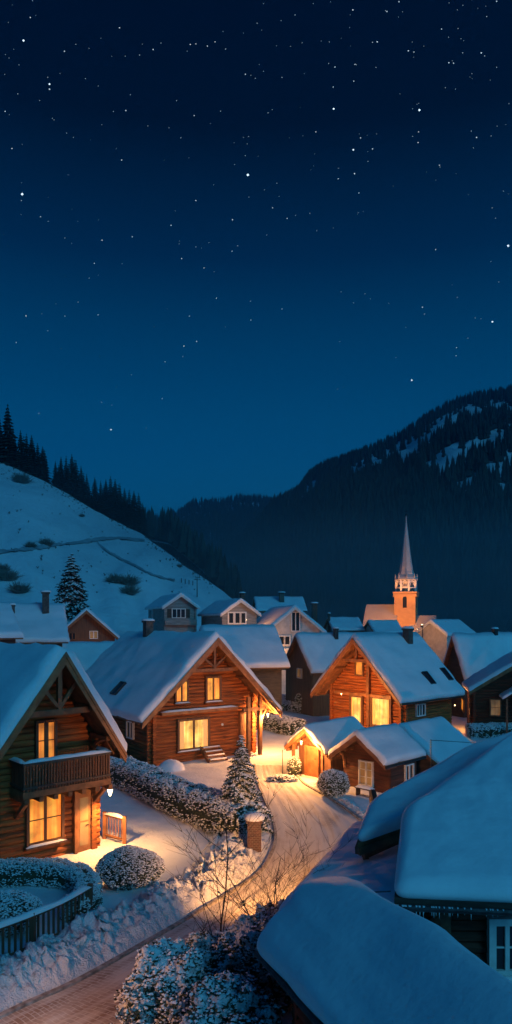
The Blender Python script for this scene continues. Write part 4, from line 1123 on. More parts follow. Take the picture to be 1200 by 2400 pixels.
bush(G(722, 1672), 1.0, .9, 2.2, 'upright snowy bush beside the dark gabled house', 3000, 12, .14, .09)
hedge([G(1098, 1728), G(1150, 1728), G(1215, 1722)], 1.3, .85, 'snow covered hedge in front of the cabin at the right edge', n=4000, seed=13, ls=.1, ss=.09)
# foreground bushes with heavy snow
bush(Vector((-1.60, 12.9, 0)), .78, .70, 1.70, 'big snow laden bush at the bottom centre beside the road', 5500, 21, .075, .05, top=.85, side=.33, lob=.5, snowy=True)
bush(Vector((-.60, 13.9, 0)), .85, .7, 1.75, 'snow laden bush behind the big bottom bush under the bare tree', 5500, 22, .075, .05, top=.7, side=.24, lob=.55, snowy=True)
bush(Vector((-.48, 11.9, 0)), .72, .62, 1.65, 'shaded snowy bush in front of the barn eave', 5500, 23, .075, .05, top=.5, side=.16, lob=.55, snowy=True)
bush(Vector((.32, 14.4, 0)), .52, .6, 1.9, 'snowy bush squeezed between the road and the barn corner', 4000, 24, .075, .05, top=.85, side=.24, lob=.5, snowy=True)
bush(Vector((-2.2, 11.7, 0)), .5, .5, .95, 'low snow capped bush at the bottom edge of the picture', 3500, 25, .075, .05, top=1.1, side=.7, lob=.4, snowy=True)

def spruce(loc, h, r, label, seed, snow=.6, dens=1.0, scale=1, z0=.1, group=None, tiers=26, mat_='needle', base_r=.08):
    rnd = random.Random(seed); e = empty('spruce', loc); tag(e, label, 'spruce', group)
    mb = MB(); mb.tube([(0, 0, -.1), (0, 0, h*.5), (0, 0, h*.98)], [base_r, base_r*.55, .012], 7); mb.build('trunk', M['bark'], e)
    L_, S_ = MB(), MB(); nt_ = int(tiers*9*dens); u_ = h/3.7
    for t in range(nt_):
        f = 1-math.sqrt(1-(t+.5)/nt_)*1.0; f = f*.6+.4*(t+.5)/nt_; z = z0*h+(h-z0*h)*f+rnd.uniform(-.5, .5)*h/tiers
        a = t*2.39996+rnd.uniform(-.5, .5); lob = 1+.18*nz((math.cos(a)*1.5, math.sin(a)*1.5, z/h*6+seed))
        L1 = (r*(1-f)**.9*rnd.uniform(.72, 1.12)+.04*r)*lob; d = Vector((math.cos(a), math.sin(a), 0)); sx = Vector((-d.y, d.x, 0)); ns = max(3, int(L1/(.075*u_)))
        lift = rnd.uniform(.0, .25); sn = rnd.random() < snow+.15
        for k in range(ns+1):
            u = (k+.4)/(ns+1); c = Vector((0, 0, z))+d*(L1*u)+Vector((0, 0, (lift*u-.52*u*u)*L1*(1-f*.5))); w = (.10+.30*math.sin(math.pi*min(1, u*.9+.12)))*L1*.42+.035*u_; ln = L1/ns
            for s in (-1, 1):
                ww = w*rnd.uniform(.7, 1.3); tip = c+d*ln*rnd.uniform(.5, 1.3)+sx*s*ww+Vector((0, 0, -ww*rnd.uniform(.25, .6)))
                L_.face([c-d*ln*.4, c+sx*s*ww*.5+Vector((0, 0, .01)), tip, c+d*ln*.8])
                L_.face([c-d*ln*.2, c+sx*s*ww*.6+Vector((0, 0, -ww*.7)), c+d*ln*.5+Vector((0, 0, -ww*.5))])
                if sn and rnd.random() < snow:
                    q = c+sx*s*ww*rnd.uniform(.1, .6)+Vector((0, 0, .02*u_)); s_ = ww*.42*rnd.uniform(.5, 1.2)+.008*u_
                    v = [q+Vector((0, 0, s_*.5))]
                    for j in range(4): an = j*math.pi/2+a; rr_ = s_*rnd.uniform(.7, 1.3); v.append(q+Vector((math.cos(an)*rr_, math.sin(an)*rr_, -.35*s_)))
                    S_.add(v, [(0, 1, 2), (0, 2, 3), (0, 3, 4), (0, 4, 1), (4, 3, 2, 1)])
    L_.build('crown', M[mat_], e); S_.build('snow', M['snow_speck'], e)
    return e
spruce(Vector((-.55, 25.6, 0)), 3.9, 1.12, 'snowy spruce beside the brick pillar at the road bend', 31, snow=.85, tiers=34)
spruce(Vector((-20.0, 74, 0)), 15.6, 4.4, 'tall snow dusted spruce behind the brown boarded house', 33, snow=.95, tiers=52, dens=1.3, base_r=.2)

# brick pillar with snow
e = empty('brick_pillar', G(596, 2006)+Vector((0, .25, 0))); tag(e, 'snow capped brick pillar ending the long hedge by the road', 'pillar')
mb = MB(); mb.box(-.24, -.24, -.1, .24, .24, 1.12); mb.box(-.29, -.29, 1.123, .29, .29, 1.2); mb.build('shaft', M['brick'], e)
mb = MB(); mb.lathe([(.36, 1.2), (.38, 1.27), (.30, 1.37), (.12, 1.42), (.01, 1.43)], n=10); mb.build('snow', M['snow'], e, True)

# bare trees
def bare(loc, h, seed, label, spread=.5, lean=(0, 0), depth=4, r0=.028, stems=1):
    rnd = random.Random(seed); mb = MB()
    def br(p, d, L, r, k):
        pts = [p]; n = 5
        for i in range(n):
            d = (d+Vector((rnd.uniform(-.14, .14), rnd.uniform(-.14, .14), rnd.uniform(-.03, .10)))).normalized(); p = p+d*L/n; pts.append(p)
        rad = [r*(1-.62*i/n) for i in range(n+1)]; mb.tube(pts, rad, 5)
        if k > 0:
            m_ = rnd.randint(8, 10) if k == depth else rnd.randint(3, 5)
            for j in range(m_):
                i = rnd.randint(1, n-1) if k < depth else 1+int(j*(n-1)/m_); q = pts[i]; a = rnd.uniform(0, 6.28)
                nd = (d+Vector((math.cos(a), math.sin(a), rnd.uniform(-.1, .35)))*spread*rnd.uniform(.8, 1.5)).normalized()
                br(q, nd, L*rnd.uniform(.38, .62), max(.0035, rad[i]*.55), k-1)
    for s in range(stems):
        br(Vector((rnd.uniform(-.05, .05)*stems, rnd.uniform(-.05, .05)*stems, 0)), Vector((lean[0]+rnd.uniform(-.25, .25)*(stems > 1), lean[1], 1)).normalized(), h*rnd.uniform(.85, 1), r0, depth)
    o = mb.build('bare_tree', M['twig'], None, False, loc); tag(o, label, 'bare tree'); return o
bare(Vector((-.80, 14.2, .2)), 3.6, 5, 'tall thin bare sapling rising from the bushes in front of the road', .95, (-.03, 0), 3, .026, 1)
bare(Vector((.42, 14.6, .3)), 2.7, 9, 'small bare shrub beside the barn corner above the road', .9, (.02, 0), 3, .018, 4)

# ------------------------------------------------------------------ fences
def baluster_fence(path, h, label, name='fence', m='dark', n_per=6.5, post_every=2.2, snow=True, pw=.13, bw=.05):
    path = [Vector(p) for p in path]; c = path[0]; e = empty(name, tuple(c)); tag(e, label, 'fence'); path = [p-c for p in path]
    seg = [(path[i+1]-path[i]).length for i in range(len(path)-1)]; T = sum(seg)
    def at(s):
        for i, l in enumerate(seg):
            if s <= l: return path[i].lerp(path[i+1], s/l)
            s -= l
        return path[-1]
    for z in (h-.05, .18):
        rails = MB(); rails.tube([q+Vector((0, 0, z)) for q in path], .05, 4); rails.build('rail', M[m], e)
    n = int(T*n_per); posts = [0]+[T*k/round(T/post_every) for k in range(1, round(T/post_every)+1)] if T > post_every else [0, T]
    bmb = MB()
    for k in range(1, n):
        s = T*k/n
        if min(abs(s-q) for q in posts) < pw*.7: continue
        p = at(s); bmb = MB(); bmb.box(p.x-bw/2, p.y-bw/2, .22, p.x+bw/2, p.y+bw/2, h-.09); bmb.build('baluster', M[m], e)
    for s in posts:
        p = at(s); pm = MB(); pm.box(p.x-pw/2, p.y-pw/2, -.1, p.x+pw/2, p.y+pw/2, h+.05); pm.build('post', M[m], e)
    if snow:
        sm = MB(); rows = []; k = int(T/.12)
        for i in range(k+1):
            p = at(T*i/k); q = at(min(T, T*i/k+.05))-at(max(0, T*i/k-.05)); sx = Vector((q.y, -q.x, 0)).normalized(); ee = min(1, i/2, (k-i)/2); hh = .11*ee*(1+.3*nz((p.x*2, p.y*2, 1)))
            rows.append([p+sx*(.085*math.cos(a))+Vector((0, 0, h-.012+hh*math.sin(a))) for a in [math.pi*j/6 for j in range(7)]])
        sm.grid(rows); sm.build('snow', M['snow'], e, True)
    return e
fp = catmull([Vector((-8.2, 13.6, 0)), Vector((-6.9, 14.9, 0)), Vector((-5.75, 16.1, 0)), Vector((-4.95, 17.2, 0)), Vector((-4.45, 18.3, 0))], 4)
baluster_fence(fp, .95, 'dark baluster fence with a snowy rail around the near left garden', m='board')
baluster_fence([G(236, 1972)+Vector((.1, .2, 0)), G(289, 1985)+Vector((0, .2, 0))], .98, 'short warm lit wooden fence beside the door of the near left chalet', m='trim', n_per=7, bw=.03)

q = b4-d4*1.6; lantern((q.x-.05, q.y, 2.15), 'added hidden lantern under the lean-to eave facing the road bend', 2900, hang=.2, sc=.8, color=(1, .43, .13), spot=125, target=(1.6, 24.0, 0))  # added lantern, hidden by the roof, warming the road at the bend
# thin poles
def pole(base, h, label, arm=None, name='pole'):
    mb = MB(); mb.tube([(0, 0, 0), (0, 0, h)], [.025, .018], 6)
    if arm: mb.tube([(0, 0, h-.03), arm], .014, 5)
    o = mb.build(name, M['metal'], None, False, base); tag(o, label, 'pole'); return o
pole(G(662, 1818), 1.35, 'thin marker pole standing in the lit snow by the road bend')
yb = 28.5; pb_ = P(1010, 1812, yb); o = pole(Vector((pb_.x, yb, 0)), P(1010, 1733, yb).z, 'tall thin pole with a side wire behind the farmhouse roof', arm=tuple(P(1112, 1741, yb+3)-Vector((pb_.x, yb, 0))))

# bench by shed
e = empty('bench', G(852, 1872)+Vector((.1, .25, 0)), R(-45)); tag(e, 'small dark bench covered in snow under the white framed shed window', 'bench')
mb = MB(); mb.box(-.45, -.16, .38, .45, .16, .43); s = mb.build('seat', M['dark'], e)
mb = MB(); mb.grid([[(-.46+.046*i, -.17+.034*j, .432+.08*math.sin(math.pi*j/10)**.5*min(1, i/2, (20-i)/2)*(1+.2*nz((i*.3, j*.3, 0)))) for j in range(11)] for i in range(21)]); mb.build('snow', M['snow_speck'], s, True)
for sx in (-.38, .38):
    mb = MB(); mb.box(sx-.03, -.14, 0, sx+.03, .14, .377); mb.build('leg', M['dark'], e)

# ------------------------------------------------------------------ hills
def interp(tab, x):
    if x <= tab[0][0]: return tab[0][1]
    for (a, b), (c, d) in zip(tab, tab[1:]):
        if x <= c: return b+(d-b)*(x-a)/(c-a)
    return tab[-1][1]
def smooth(t): t = max(0, min(1, t)); return t*t*(3-2*t)
# left hill: silhouette (u, v) and ridge distance
SIL = [(-700, 900), (-300, 980), (-100, 1045), (0, 1083), (100, 1122), (160, 1158), (220, 1196), (280, 1226), (335, 1252), (400, 1300), (470, 1350), (540, 1398), (600, 1440), (680, 1462)]
RD = [(-700, 300), (0, 230), (335, 190), (540, 150), (680, 130)]
FD = [(-700, 52), (0, 62), (335, 76), (540, 96), (680, 110)]
def hill_z(u, D):
    rd = interp(RD, u); fd = interp(FD, u); H_ = CH+(V0-interp(SIL, u))/F*rd
    H_ = max(0, H_)
    t = (D-fd)/(rd-fd)
    if t <= 0: return -.5
    if t <= 1:
        # straight-ish slope, seen as an even face
        z = H_*(t**1.15)
    else: z = H_*(1-.16*smooth((t-1)*1.3))-.5*(t-1)*H_*.3
    k = min(1, t*3)
    return z+k*(1-.6*smooth((t-.85)/.15) if t < 1 else .4)*(1.6*nz((u*.012, D*.03, 0), 1.0, 3)+.35*nz((u*.08, D*.2, 2), 1, 3))
def hp(u, D): return Vector(((u-U0)/F*D, D, hill_z(u, D)))
mb = MB(); rows = []
us_ = [-700+12*i for i in range(117)]
ts = [-.05+.0125*i for i in range(90)]+[1.1+.08*i for i in range(12)]
for t in ts:
    rows.append([hp(u, interp(FD, u)+(interp(RD, u)-interp(FD, u))*t) for u in us_])
mb.grid(rows); hl = mb.build('hill', M['snow_hill'], smooth=True); tag(hl, kind='structure')
def hill_hit(u, v):
    D = interp(FD, u); best = None
    while D < interp(RD, u)*1.02:
        p = hp(u, D); vv = V0-(p.z-CH)/D*F
        if vv <= v: return p, D
        D += .4
    return hp(u, interp(RD, u)), interp(RD, u)
M['track'] = noise_mat('track_snow', (.26, .28, .30), (.44, .46, .48), (.4, .4, .4), .8, .4, .1)
def track(pts, w, name='path'):
    mb = MB(); rows = []; pts = catmull([Vector((u, v, 0)) for u, v in pts], 8)
    for p in pts:
        q, D = hill_hit(p.x, p.y); rows.append([(hp(p.x, D+k)+Vector((0, 0, .28))) for k in (-w/2, -w/4, 0, w/4, w/2)])
    mb.grid(rows); return tag(mb.build(name, M['track'], None, True), kind='structure')
track([(-60, 1303), (0, 1296), (60, 1290), (130, 1280), (200, 1272), (260, 1264), (340, 1268)], 2.6, 'hill_path')
track([(228, 1274), (260, 1300), (310, 1325), (360, 1350), (410, 1363)], 1.5, 'hill_footpath')

# conifers on the left ridge, one mesh per variety, copied
def conifer_mesh(seed, tiers=16, nb=9, w=.19):
    """unit-height dark conifer; trunk and crown meshes"""
    rnd = random.Random(seed); L_ = MB()
    for t in range(tiers):
        f = t/(tiers-1); z = .08+.92*f; rr = w*(1-f)**.8*(1+.16*rnd.uniform(-1, 1))+.008
        a0 = rnd.uniform(0, 6.28)
        for b_ in range(nb):
            a = a0+2*math.pi*b_/nb+rnd.uniform(-.25, .25); L1 = rr*rnd.uniform(.6, 1.2); d = Vector((math.cos(a), math.sin(a), 0)); sx = Vector((-d.y, d.x, 0))
            c = Vector((0, 0, z)); tip = c+d*L1+Vector((0, 0, -L1*.45)); wd = .045*(1-f*.7)
            L_.face([c+Vector((0, 0, .02)), c+d*L1*.5+sx*wd+Vector((0, 0, -L1*.3)), tip, c+d*L1*.5-sx*wd+Vector((0, 0, -L1*.3))])
            L_.face([c+d*L1*.2, c+d*L1*.55+Vector((0, 0, -L1*.2-.035)), tip])
    T_ = MB(); T_.tube([(0, 0, -.04), (0, 0, .9)], [.014, .003], 5)
    return T_, L_
protos = []
for s in range(4):
    T_, L_ = conifer_mesh(200+s, 17+s, 9, .15+.02*s)
    e = empty('conifer', (0, -100, 0)); tag(e, 'dark conifer', 'conifer', 'dark conifers along the crest of the snowy hill')
    T_.build('trunk', M['bark'], e); L_.build('crown', M['needle_far'], e); protos.append(e)
# (u, base v, top v) read off the crest
TR = [(-30, 1070, 975), (0, 1085, 985), (18, 1092, 950), (30, 1096, 1000), (48, 1102, 1010), (62, 1108, 1018), (74, 1112, 1022), (88, 1118, 1040), (100, 1122, 1048),
      (130, 1140, 1082), (143, 1148, 1072), (155, 1155, 1070), (168, 1162, 1066), (178, 1168, 1080), (190, 1176, 1094), (203, 1186, 1112), (222, 1198, 1120), (236, 1205, 1128), (248, 1212, 1125), (259, 1216, 1118), (270, 1220, 1124), (281, 1226, 1134),
      (292, 1232, 1146), (303, 1238, 1150), (314, 1245, 1152), (325, 1250, 1158), (334, 1256, 1180)]
rt = random.Random(4); trees = []
for u, vb, vt in TR:
    trees.append((u, vb, vt, 4)); 
    if u > -10:
        trees.append((u+rt.uniform(4, 8), vb+3, vb-(vb-vt)*rt.uniform(.6, .9), 16))
def ord_n(n): return words[n-1]
words = ['first', 'second', 'third', 'fourth', 'fifth', 'sixth', 'seventh', 'eighth', 'ninth', 'tenth', 'eleventh', 'twelfth', 'thirteenth', 'fourteenth', 'fifteenth', 'sixteenth', 'seventeenth', 'eighteenth', 'nineteenth', 'twentieth', 'twenty-first', 'twenty-second', 'twenty-third']
for i, (u, vb, vt, back) in enumerate(trees):
    D = interp(RD, u)+back; p = hp(u, D); top = CH+(V0-vt)/F*D; h = max(4, top-p.z+.3)
    o = protos[i % 4] if i < 4 else copy_tree(protos[i % 4])
    o.location = p-Vector((0, 0, .3)); o.rotation_euler = (0, 0, rt.uniform(0, 6.28)); wf = rt.uniform(1.0, 1.4); o.scale = (h*wf, h*wf, h)
    if u < -20: lab = 'dark conifer beyond the left end of the crest row'
    else:
        cl = 'before' if u < 118 else 'after'; idx = ord_n(sum(1 for q in trees if q[3] == back and -20 <= q[0] <= u and (q[0] < 118) == (u < 118)))
        lab = ('front crest conifer, %s from the left %s the skyline gap' if back == 4 else 'shorter back crest conifer, %s from the left %s the skyline gap') % (idx, cl)
        if u == 18: lab = 'tallest dark conifer on the crest at the left edge of the hill'
    o['label'] = lab
# scrub clumps on the hill
def scrub(u, v, r, seed, label):
    p, D = hill_hit(u, v); rnd = random.Random(seed); mb = MB()
    for k in range(330):
        a = rnd.uniform(0, 6.28); t = rnd.uniform(.35, 1.5); q = Vector((math.cos(a)*rnd.uniform(0, .5)*r, math.sin(a)*rnd.uniform(0, .5)*r, 0)); L_ = r*rnd.uniform(.35, .9)
        d = Vector((math.cos(a+rnd.uniform(-1, 1))*math.cos(t), math.sin(a)*math.cos(t), math.sin(t))); e1 = q+d*L_+Vector((rnd.uniform(-.2, .2), 0, rnd.uniform(-.1, .15)))*r
        mb.tube([q, q+d*L_*.5, e1], [.022*r, .018*r, .008*r], 3, cap=False)
        mb.tube([q+d*L_*.5, e1+Vector((rnd.uniform(-.25, .25), rnd.uniform(-.2, .2), rnd.uniform(-.2, .2)))*r], [.014*r, .006*r], 3, cap=False)
    o = mb.build('scrub_bush', M['scrub'], None, False, p); tag(o, label, 'scrub', 'bare scrub on the snowy hill')
for i, (u, v, r, lab) in enumerate([(50, 1132, 3.4, 'bare scrub clump high on the snowy hill below the tallest conifers'), (108, 1280, 1.9, 'bare scrub on the hill track, wider one'), (72, 1284, 1.4, 'bare scrub on the hill track, narrow upright one'),
        (268, 1366, 2.0, 'bare scrub left of a clump above the shuttered house'), (300, 1372, 2.4, 'bushiest bare scrub above the shuttered house'), (304, 1394, 2.0, 'lowest bare scrub above the shuttered house'),
        (18, 1362, 2.2, 'bare scrub near the left edge above the pale roof'), (47, 1390, 2.0, 'bare scrub just above the wide snowy roof'), (4, 1340, 1.6, 'highest bare scrub at the left edge above the pale roof'), (420, 1330, .9, 'tiny bare scrub on the right flank of the hill'), (192, 1212, .9, 'tiny bare scrub high on the bare slope')]):
    scrub(u, v, r, 60+i, lab)

p_, _ = hill_hit(462, 1402)
mb = MB(); mb.tube([(0, 0, -.5), (0, 0, 4.2)], [.11, .07], 5); mb.beam((-.7, 0, 3.6), (.7, 0, 3.6), .09, .09); tag(mb.build('utility_pole', M['bark'], None, False, p_), 'wooden utility pole on the right flank of the snowy hill', 'utility pole')
for i, u in enumerate((425, 434, 443, 452)):
    p_, _ = hill_hit(u, 1366+i*2); mb = MB(); mb.tube([(0, 0, -.3), (0, 0, 1.0)], .09, 5); o = mb.build('fence_post', M['bark'], None, False, p_); tag(o, 'small fence post on the hill beyond the footpath, %s from the left' % ('first', 'second', 'third', 'fourth')[i], 'fence post', 'fence posts on the hill')
rb = random.Random(12); vs_ = MB(); k_ = 0
while k_ < 420:
    u = rb.uniform(-20, 560); v = interp(SIL, u)+ (rb.expovariate(1/7) if rb.random() < .62 else rb.uniform(5, 230))
    if v > 1400 or nz((u*.02, v*.02, 4), 1, 2) < -.12: k_ += .2; continue
    p_, D_ = hill_hit(u, v); r_ = rb.uniform(.10, .42)
    for q in range(6):
        a = rb.uniform(0, 6.28); d = Vector((math.cos(a)*.7, math.sin(a)*.7, rb.uniform(.5, 1.2)))*r_; w_ = Vector((-math.sin(a), math.cos(a), 0))*r_*.22
        vs_.face([p_-w_, p_+w_, p_+d*1.1]); vs_.face([p_-w_+Vector((0, 0, .05)), p_+d+w_, p_+d*1.3-w_])
    k_ += 1
tag(vs_.build('brush', M['scrub']), 'sparse dry tufts poking through the snow of the hill', 'brush', kind='stuff')
# far valley hill and right mountain, as terrain with forest
def mountain(name, sil, RDt, FDt, u0, u1, du, seed, m='snow_hill', amp=6):
    def z(u, D):
        rd = interp(RDt, u); fd = interp(FDt, u); H_ = max(2, CH+(V0-interp(sil, u))/F*rd); t = (D-fd)/(rd-fd)
        if t <= 0: return -.6
        k = min(1, t*2)
        zz = H_*(t**.9 if t <= 1 else 1-.5*(t-1))
        return zz+k*amp*(1-.8*smooth((t-.8)/.2))*nz((u*.01, D*.008, seed), 1, 4)
    mb = MB(); rows = []; n = 50
    for i in range(n+8):
        t = i/n; rows.append([Vector(((u-U0)/F*(interp(FDt, u)+(interp(RDt, u)-interp(FDt, u))*t), interp(FDt, u)+(interp(RDt, u)-interp(FDt, u))*t, z(u, interp(FDt, u)+(interp(RDt, u)-interp(FDt, u))*t))) for u in [u0+du*j for j in range(int((u1-u0)/du)+1)]])
    mb.grid(rows); tag(mb.build(name, M[m], smooth=True), kind='structure')
    return z
SIL_R = [(430, 1440), (480, 1395), (540, 1300), (600, 1240), (650, 1195), (700, 1160), (725, 1128), (760, 1104), (850, 1072), (900, 1050), (950, 1026), (975, 1005), (1000, 988), (1050, 960), (1100, 944), (1150, 934), (1200, 926), (1300, 915), (1500, 905), (1900, 960)]
RD_R = [(430, 700), (700, 1000), (1900, 1200)]; FD_R = [(430, 300), (700, 260), (1900, 260)]
zR = mountain('mountain', SIL_R, RD_R, FD_R, 430, 1900, 14, 3.3, amp=14)
SIL_M = [(100, 1240), (250, 1235), (340, 1222), (380, 1222), (420, 1205), (450, 1185), (520, 1180), (560, 1172), (620, 1176), (700, 1182), (800, 1230), (900, 1300)]
RD_M = [(100, 1600), (900, 1600)]; FD_M = [(100, 500), (900, 700)]
zM = mountain('far_hill', SIL_M, RD_M, FD_M, 100, 900, 14, 9.1, amp=12)

def forest(name, label, zf, sil, RDt, FDt, u0, u1, n, seed, hmin, hmax, snow_gap=None, tmax=1.0, tpow=1.0):
    rnd = random.Random(seed); vs = []; fs = []
    cnt = 0
    while cnt < n:
        u = rnd.uniform(u0, u1); t = rnd.random()**tpow*tmax; fd = interp(FDt, u); rd = interp(RDt, u)
        D = fd+(rd-fd)*t; z = zf(u, D)
        if snow_gap and snow_gap(u, t, rnd): cnt += 1; continue
        cnt += 1
        x = (u-U0)/F*D; h = rnd.uniform(hmin, hmax); w = h*rnd.uniform(.15, .21)
        for (za_, zb_, k) in ((.05, .55, 1.0), (.32, .8, .75), (.58, 1.0, .5)):
            b0 = len(vs); a0 = rnd.uniform(0, 6.28)
            for j in range(5):
                a = a0+j*1.2566; r_ = w*k*rnd.uniform(.7, 1.2); vs.append((x+math.cos(a)*r_, D+math.sin(a)*r_, z+h*(za_+rnd.uniform(-.03, .03))))
            vs.append((x+rnd.uniform(-.02, .02)*h, D, z+h*zb_))
            for j in range(5): fs.append((b0+j, b0+(j+1) % 5, b0+5))
    mb = MB(); mb.v = vs; mb.f = fs; mb.m = [0]*len(fs)
    return tag(mb.build(name, M['needle_far']), label, 'forest', kind='stuff')
GAPS = [(905, 1062, 62, 11, -.32), (975, 1040, 45, 16, -.42), (870, 1090, 45, 8, -.4), (1045, 985, 55, 13, -.5), (1110, 968, 50, 10, -.2), (1060, 1080, 60, 12, -.45), (1150, 1045, 50, 9, -.5), (1190, 1100, 50, 9, -.3), (1180, 960, 40, 7, -.1), (1100, 1140, 60, 7, -.35), (725, 1160, 26, 6, -.8), (1185, 1160, 40, 8, -.2), (1300, 1050, 80, 20, -.3)]
def gap(u, t, rnd):
    D = interp(FD_R, u)+(interp(RD_R, u)-interp(FD_R, u))*t; v = V0-(zR(u, D)-CH)/D*F
    for a, b, w_, h_, sl in GAPS:
        x = (u-a)/(w_*1.25); y = (v-b-sl*(u-a))/(h_*3.0)
        if x*x+y*y < 1.0+1.1*nz((u*.03, v*.05, 1), 1, 3): return rnd.random() < .93
    return False
forest('mountain_forest', 'dark conifer forest covering the mountain on the right', zR, SIL_R, RD_R, FD_R, 440, 1500, 15000, 5, 12, 19, gap)
forest('ridge_forest', 'row of dark conifers along the skyline of the right mountain', zR, SIL_R, RD_R, FD_R, 500, 1500, 1200, 15, 11, 20, None, 1.0, .02)
forest('valley_forest', 'dark conifer forest on the far hill closing the valley', zM, SIL_M, RD_M, FD_M, 150, 860, 6000, 6, 14, 22)
def z0_(u, D): return hill_z(u, D)
# trees in the dark dip behind the snowy hill
RD_B = [(300, 420), (560, 420)]; FD_B = [(300, 235), (560, 190)]
def zb(u, D): return max(0, CH+(V0-interp([(300, 1262), (345, 1262), (400, 1272), (470, 1330), (560, 1420)], u))/F*D)
forest('dip_forest', 'dark conifer wood in the dip behind the snowy hill', zb, None, RD_B, FD_B, 338, 560, 700, 8, 6, 13)
mb = MB(); mb.grid([[Vector(((u-U0)/F*D, D, zb(u, D)-.5)) for u in range(300, 600, 12)] for D in range(200, 440, 20)]); tag(mb.build('dip_ground', M['snow_hill'], smooth=True), kind='structure')

# ------------------------------------------------------------------ stars
STARS = [(55, 95, 3.2), (116, 197, 3), (116, 209, 2.6), (575, 174, 2), (782, 255, 3.4), (983, 258, 3.8), (581, 410, 4.6), (52, 455, 4.4), (50, 470, 1.6), (828, 351, 3), (831, 407, 2.6), (285, 375, 2.2), (295, 259, 2.2), (1117, 322, 2.4), (1128, 124, 2.4), (1136, 131, 1.6),
         (1191, 576, 4.2), (1154, 754, 3.6), (965, 891, 3.6), (260, 1007, 3.4), (431, 811, 2.6), (461, 800, 2.4), (387, 848, 1.8), (507, 699, 2), (61, 740, 2.6), (152, 741, 1.8), (230, 738, 2), (239, 563, 2.4), (310, 555, 2), (426, 606, 2.2), (545, 515, 2.4), (401, 528, 2.2), (459, 470, 2),
         (478, 628, 2), (544, 589, 1.8), (557, 576, 1.6), (639, 487, 1.8), (673, 512, 2), (661, 724, 1.8), (587, 706, 1.6), (588, 750, 1.8), (444, 741, 1.8), (221, 617, 1.8), (209, 652, 1.5), (91, 969, 2), (873, 349, 2.2), (845, 323, 2), (793, 419, 2), (841, 452, 1.8), (980, 334, 2.2), (981, 309, 1.8),
         (990, 720, 2.4), (995, 736, 1.6), (1021, 585, 2.2), (1114, 745, 1.6), (1070, 815, 2), (1069, 834, 1.8), (1030, 387, 2), (827, 23, 2.4), (907, 27, 2), (785, 157, 2), (832, 151, 1.8), (781, 204, 1.8), (829, 190, 1.8), (884, 98, 2.4), (873, 99, 1.6), (957, 119, 2.2), (970, 122, 1.8), (1052, 147, 2), (1063, 148, 1.8),
         (1035, 68, 1.8), (1164, 3, 1.8), (935, 4, 2), (446, 104, 2), (459, 103, 1.8), (486, 108, 1.8), (504, 98, 1.8), (529, 115, 1.5), (359, 116, 2), (327, 129, 1.6), (280, 65, 2), (71, 41, 2), (151, 120, 2), (112, 181, 1.6), (12, 261, 2), (28, 348, 2), (455, 271, 1.8), (424, 323, 1.6), (172, 322, 1.5), (95, 508, 1.8),
         (113, 519, 1.5), (740, 309, 1.8), (661, 181, 1.6), (380, 934, 1.8), (308, 878, 1.5), (238, 943, 1.5), (262, 950, 1.4), (343, 1003, 1.4), (446, 1055, 1.2), (456, 912, 1.2), (1169, 661, 1.5), (1180, 448, 1.5), (928, 838, 1.2), (800, 684, 1.4), (868, 700, 1.3), (38, 803, 1.8), (112, 775, 1.6), (98, 735, 1.3), (183, 708, 1.4), (620, 445, 1.2)]
rnd = random.Random(77)
for _ in range(420): STARS.append((rnd.uniform(-300, 1500), rnd.triangular(-200, 1000, -200), rnd.uniform(.7, 1.45)))
mb = MB(); S_D = 5000; SM = []
for nm_, st_ in (('star_faint', .75), ('star_mid', 1.1), ('star_bright', 2.2)):
    q_ = M['star'].copy(); q_.name = nm_; q_.node_tree.nodes['Principled BSDF'].inputs['Emission Strength'].default_value = st_; SM.append(q_)
for u, v, s in STARS:
    p = Vector(((u-U0)/F, 1, (V0-v)/F)).normalized(); c = p*S_D+Vector((0, 0, CH)); r = s*.60/F*S_D
    mb.add([c+Vector((r, 0, 0)), c-Vector((r, 0, 0)), c+Vector((0, r, 0)), c-Vector((0, r, 0)), c+Vector((0, 0, r)), c-Vector((0, 0, r))], [(0, 2, 4), (2, 1, 4), (1, 3, 4), (3, 0, 4), (2, 0, 5), (1, 2, 5), (3, 1, 5), (0, 3, 5)], 0 if s < 1.7 else 1 if s < 2.7 else 2)
tag(mb.build('stars', SM), 'scattered white and bluish stars over the dark sky', 'stars', kind='stuff')

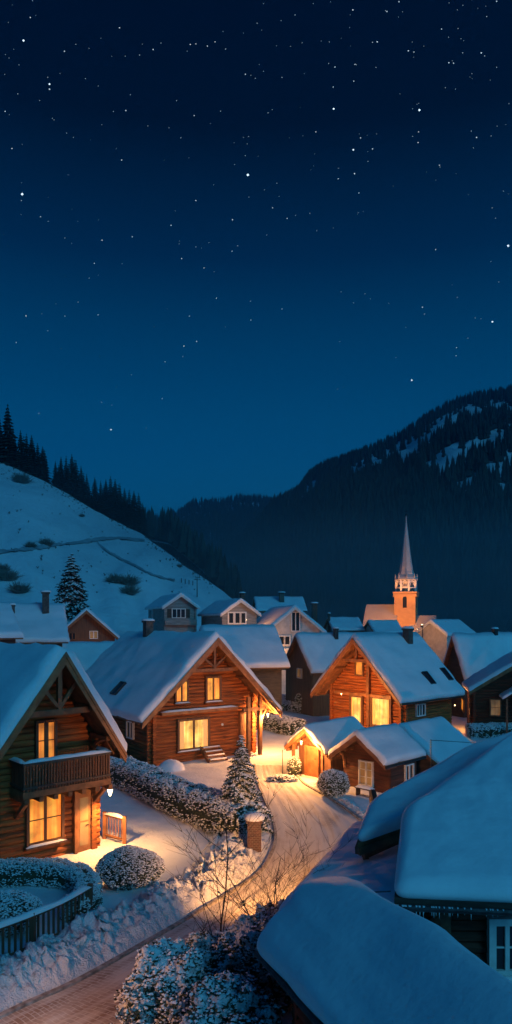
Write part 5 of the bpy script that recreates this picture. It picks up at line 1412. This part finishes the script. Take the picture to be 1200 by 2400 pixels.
# street lamp added outside the frame to warm the near stretch of road
def added_street_lamp(loc, h, energy, label):
    e = empty('added_street_lamp', loc); tag(e, label, 'added street lamp')
    mb = MB(); mb.tube([(0, 0, 0), (0, 0, h), (.15, 0, h+.25), (.5, 0, h+.3)], [.06, .04, .03, .03], 8); mb.build('pole', M['metal'], e)
    mb = MB(); mb.lathe([(.02, .12), (.1, .08), (.22, 0), (.2, 0)], (.5, 0, h+.15), 12); mb.build('shade', M['metal'], e)
    mb = MB(); mb.lathe([(.001, -.08), (.06, -.05), (.08, 0)], (.5, 0, h+.15), 10); mb.build('bulb', M['lamp'], e)
    lamp_light('lamp_light', (.5, 0, h-.05), energy, (1, .42, .16), .1, e, 84, (.5+3.4, 2.6, 0), .9)
added_street_lamp((-6.3, 11.2, 0), 3.2, 520, 'added street lamp out of view at the near end of the road')

# ------------------------------------------------------------------ haze in the valley
mb = MB(); mb.box(-1900, -80, -2, 1900, 2150, 560)
hz = mb.build('haze', None if False else M['snow']); 
hm = bpy.data.materials.new('haze_air'); hm.use_nodes = True; n = hm.node_tree; n.nodes.clear()
vo = n.nodes.new('ShaderNodeVolumePrincipled'); vo.inputs['Color'].default_value = (.22, .62, 1, 1); vo.inputs['Density'].default_value = .00046; vo.inputs['Anisotropy'].default_value = .68
oo = n.nodes.new('ShaderNodeOutputMaterial'); n.links.new(vo.outputs[0], oo.inputs['Volume'])
hz.data.materials.clear(); hz.data.materials.append(hm); tag(hz, 'thin blue night haze in the valley', 'haze', kind='stuff')

m2 = bpy.data.materials.new('mist_air'); m2.use_nodes = True; n = m2.node_tree; n.nodes.clear()
vo = n.nodes.new('ShaderNodeVolumePrincipled'); vo.inputs['Color'].default_value = (.6, .85, 1, 1); vo.inputs['Density'].default_value = .0032; vo.inputs['Anisotropy'].default_value = .2
oo = n.nodes.new('ShaderNodeOutputMaterial'); n.links.new(vo.outputs[0], oo.inputs['Volume'])
for k, top in enumerate((13, 22, 33, 48)):
    mb = MB(); mb.box(-230-k*3, 128+k*9, -3-k*.2, 1100+k*5, 1150+k*5, top)
    tag(mb.build('mist', m2), 'layer of pale mist on the valley floor behind the church, %s from the ground' % ('lowest', 'second', 'third', 'topmost')[k], 'mist', kind='stuff')
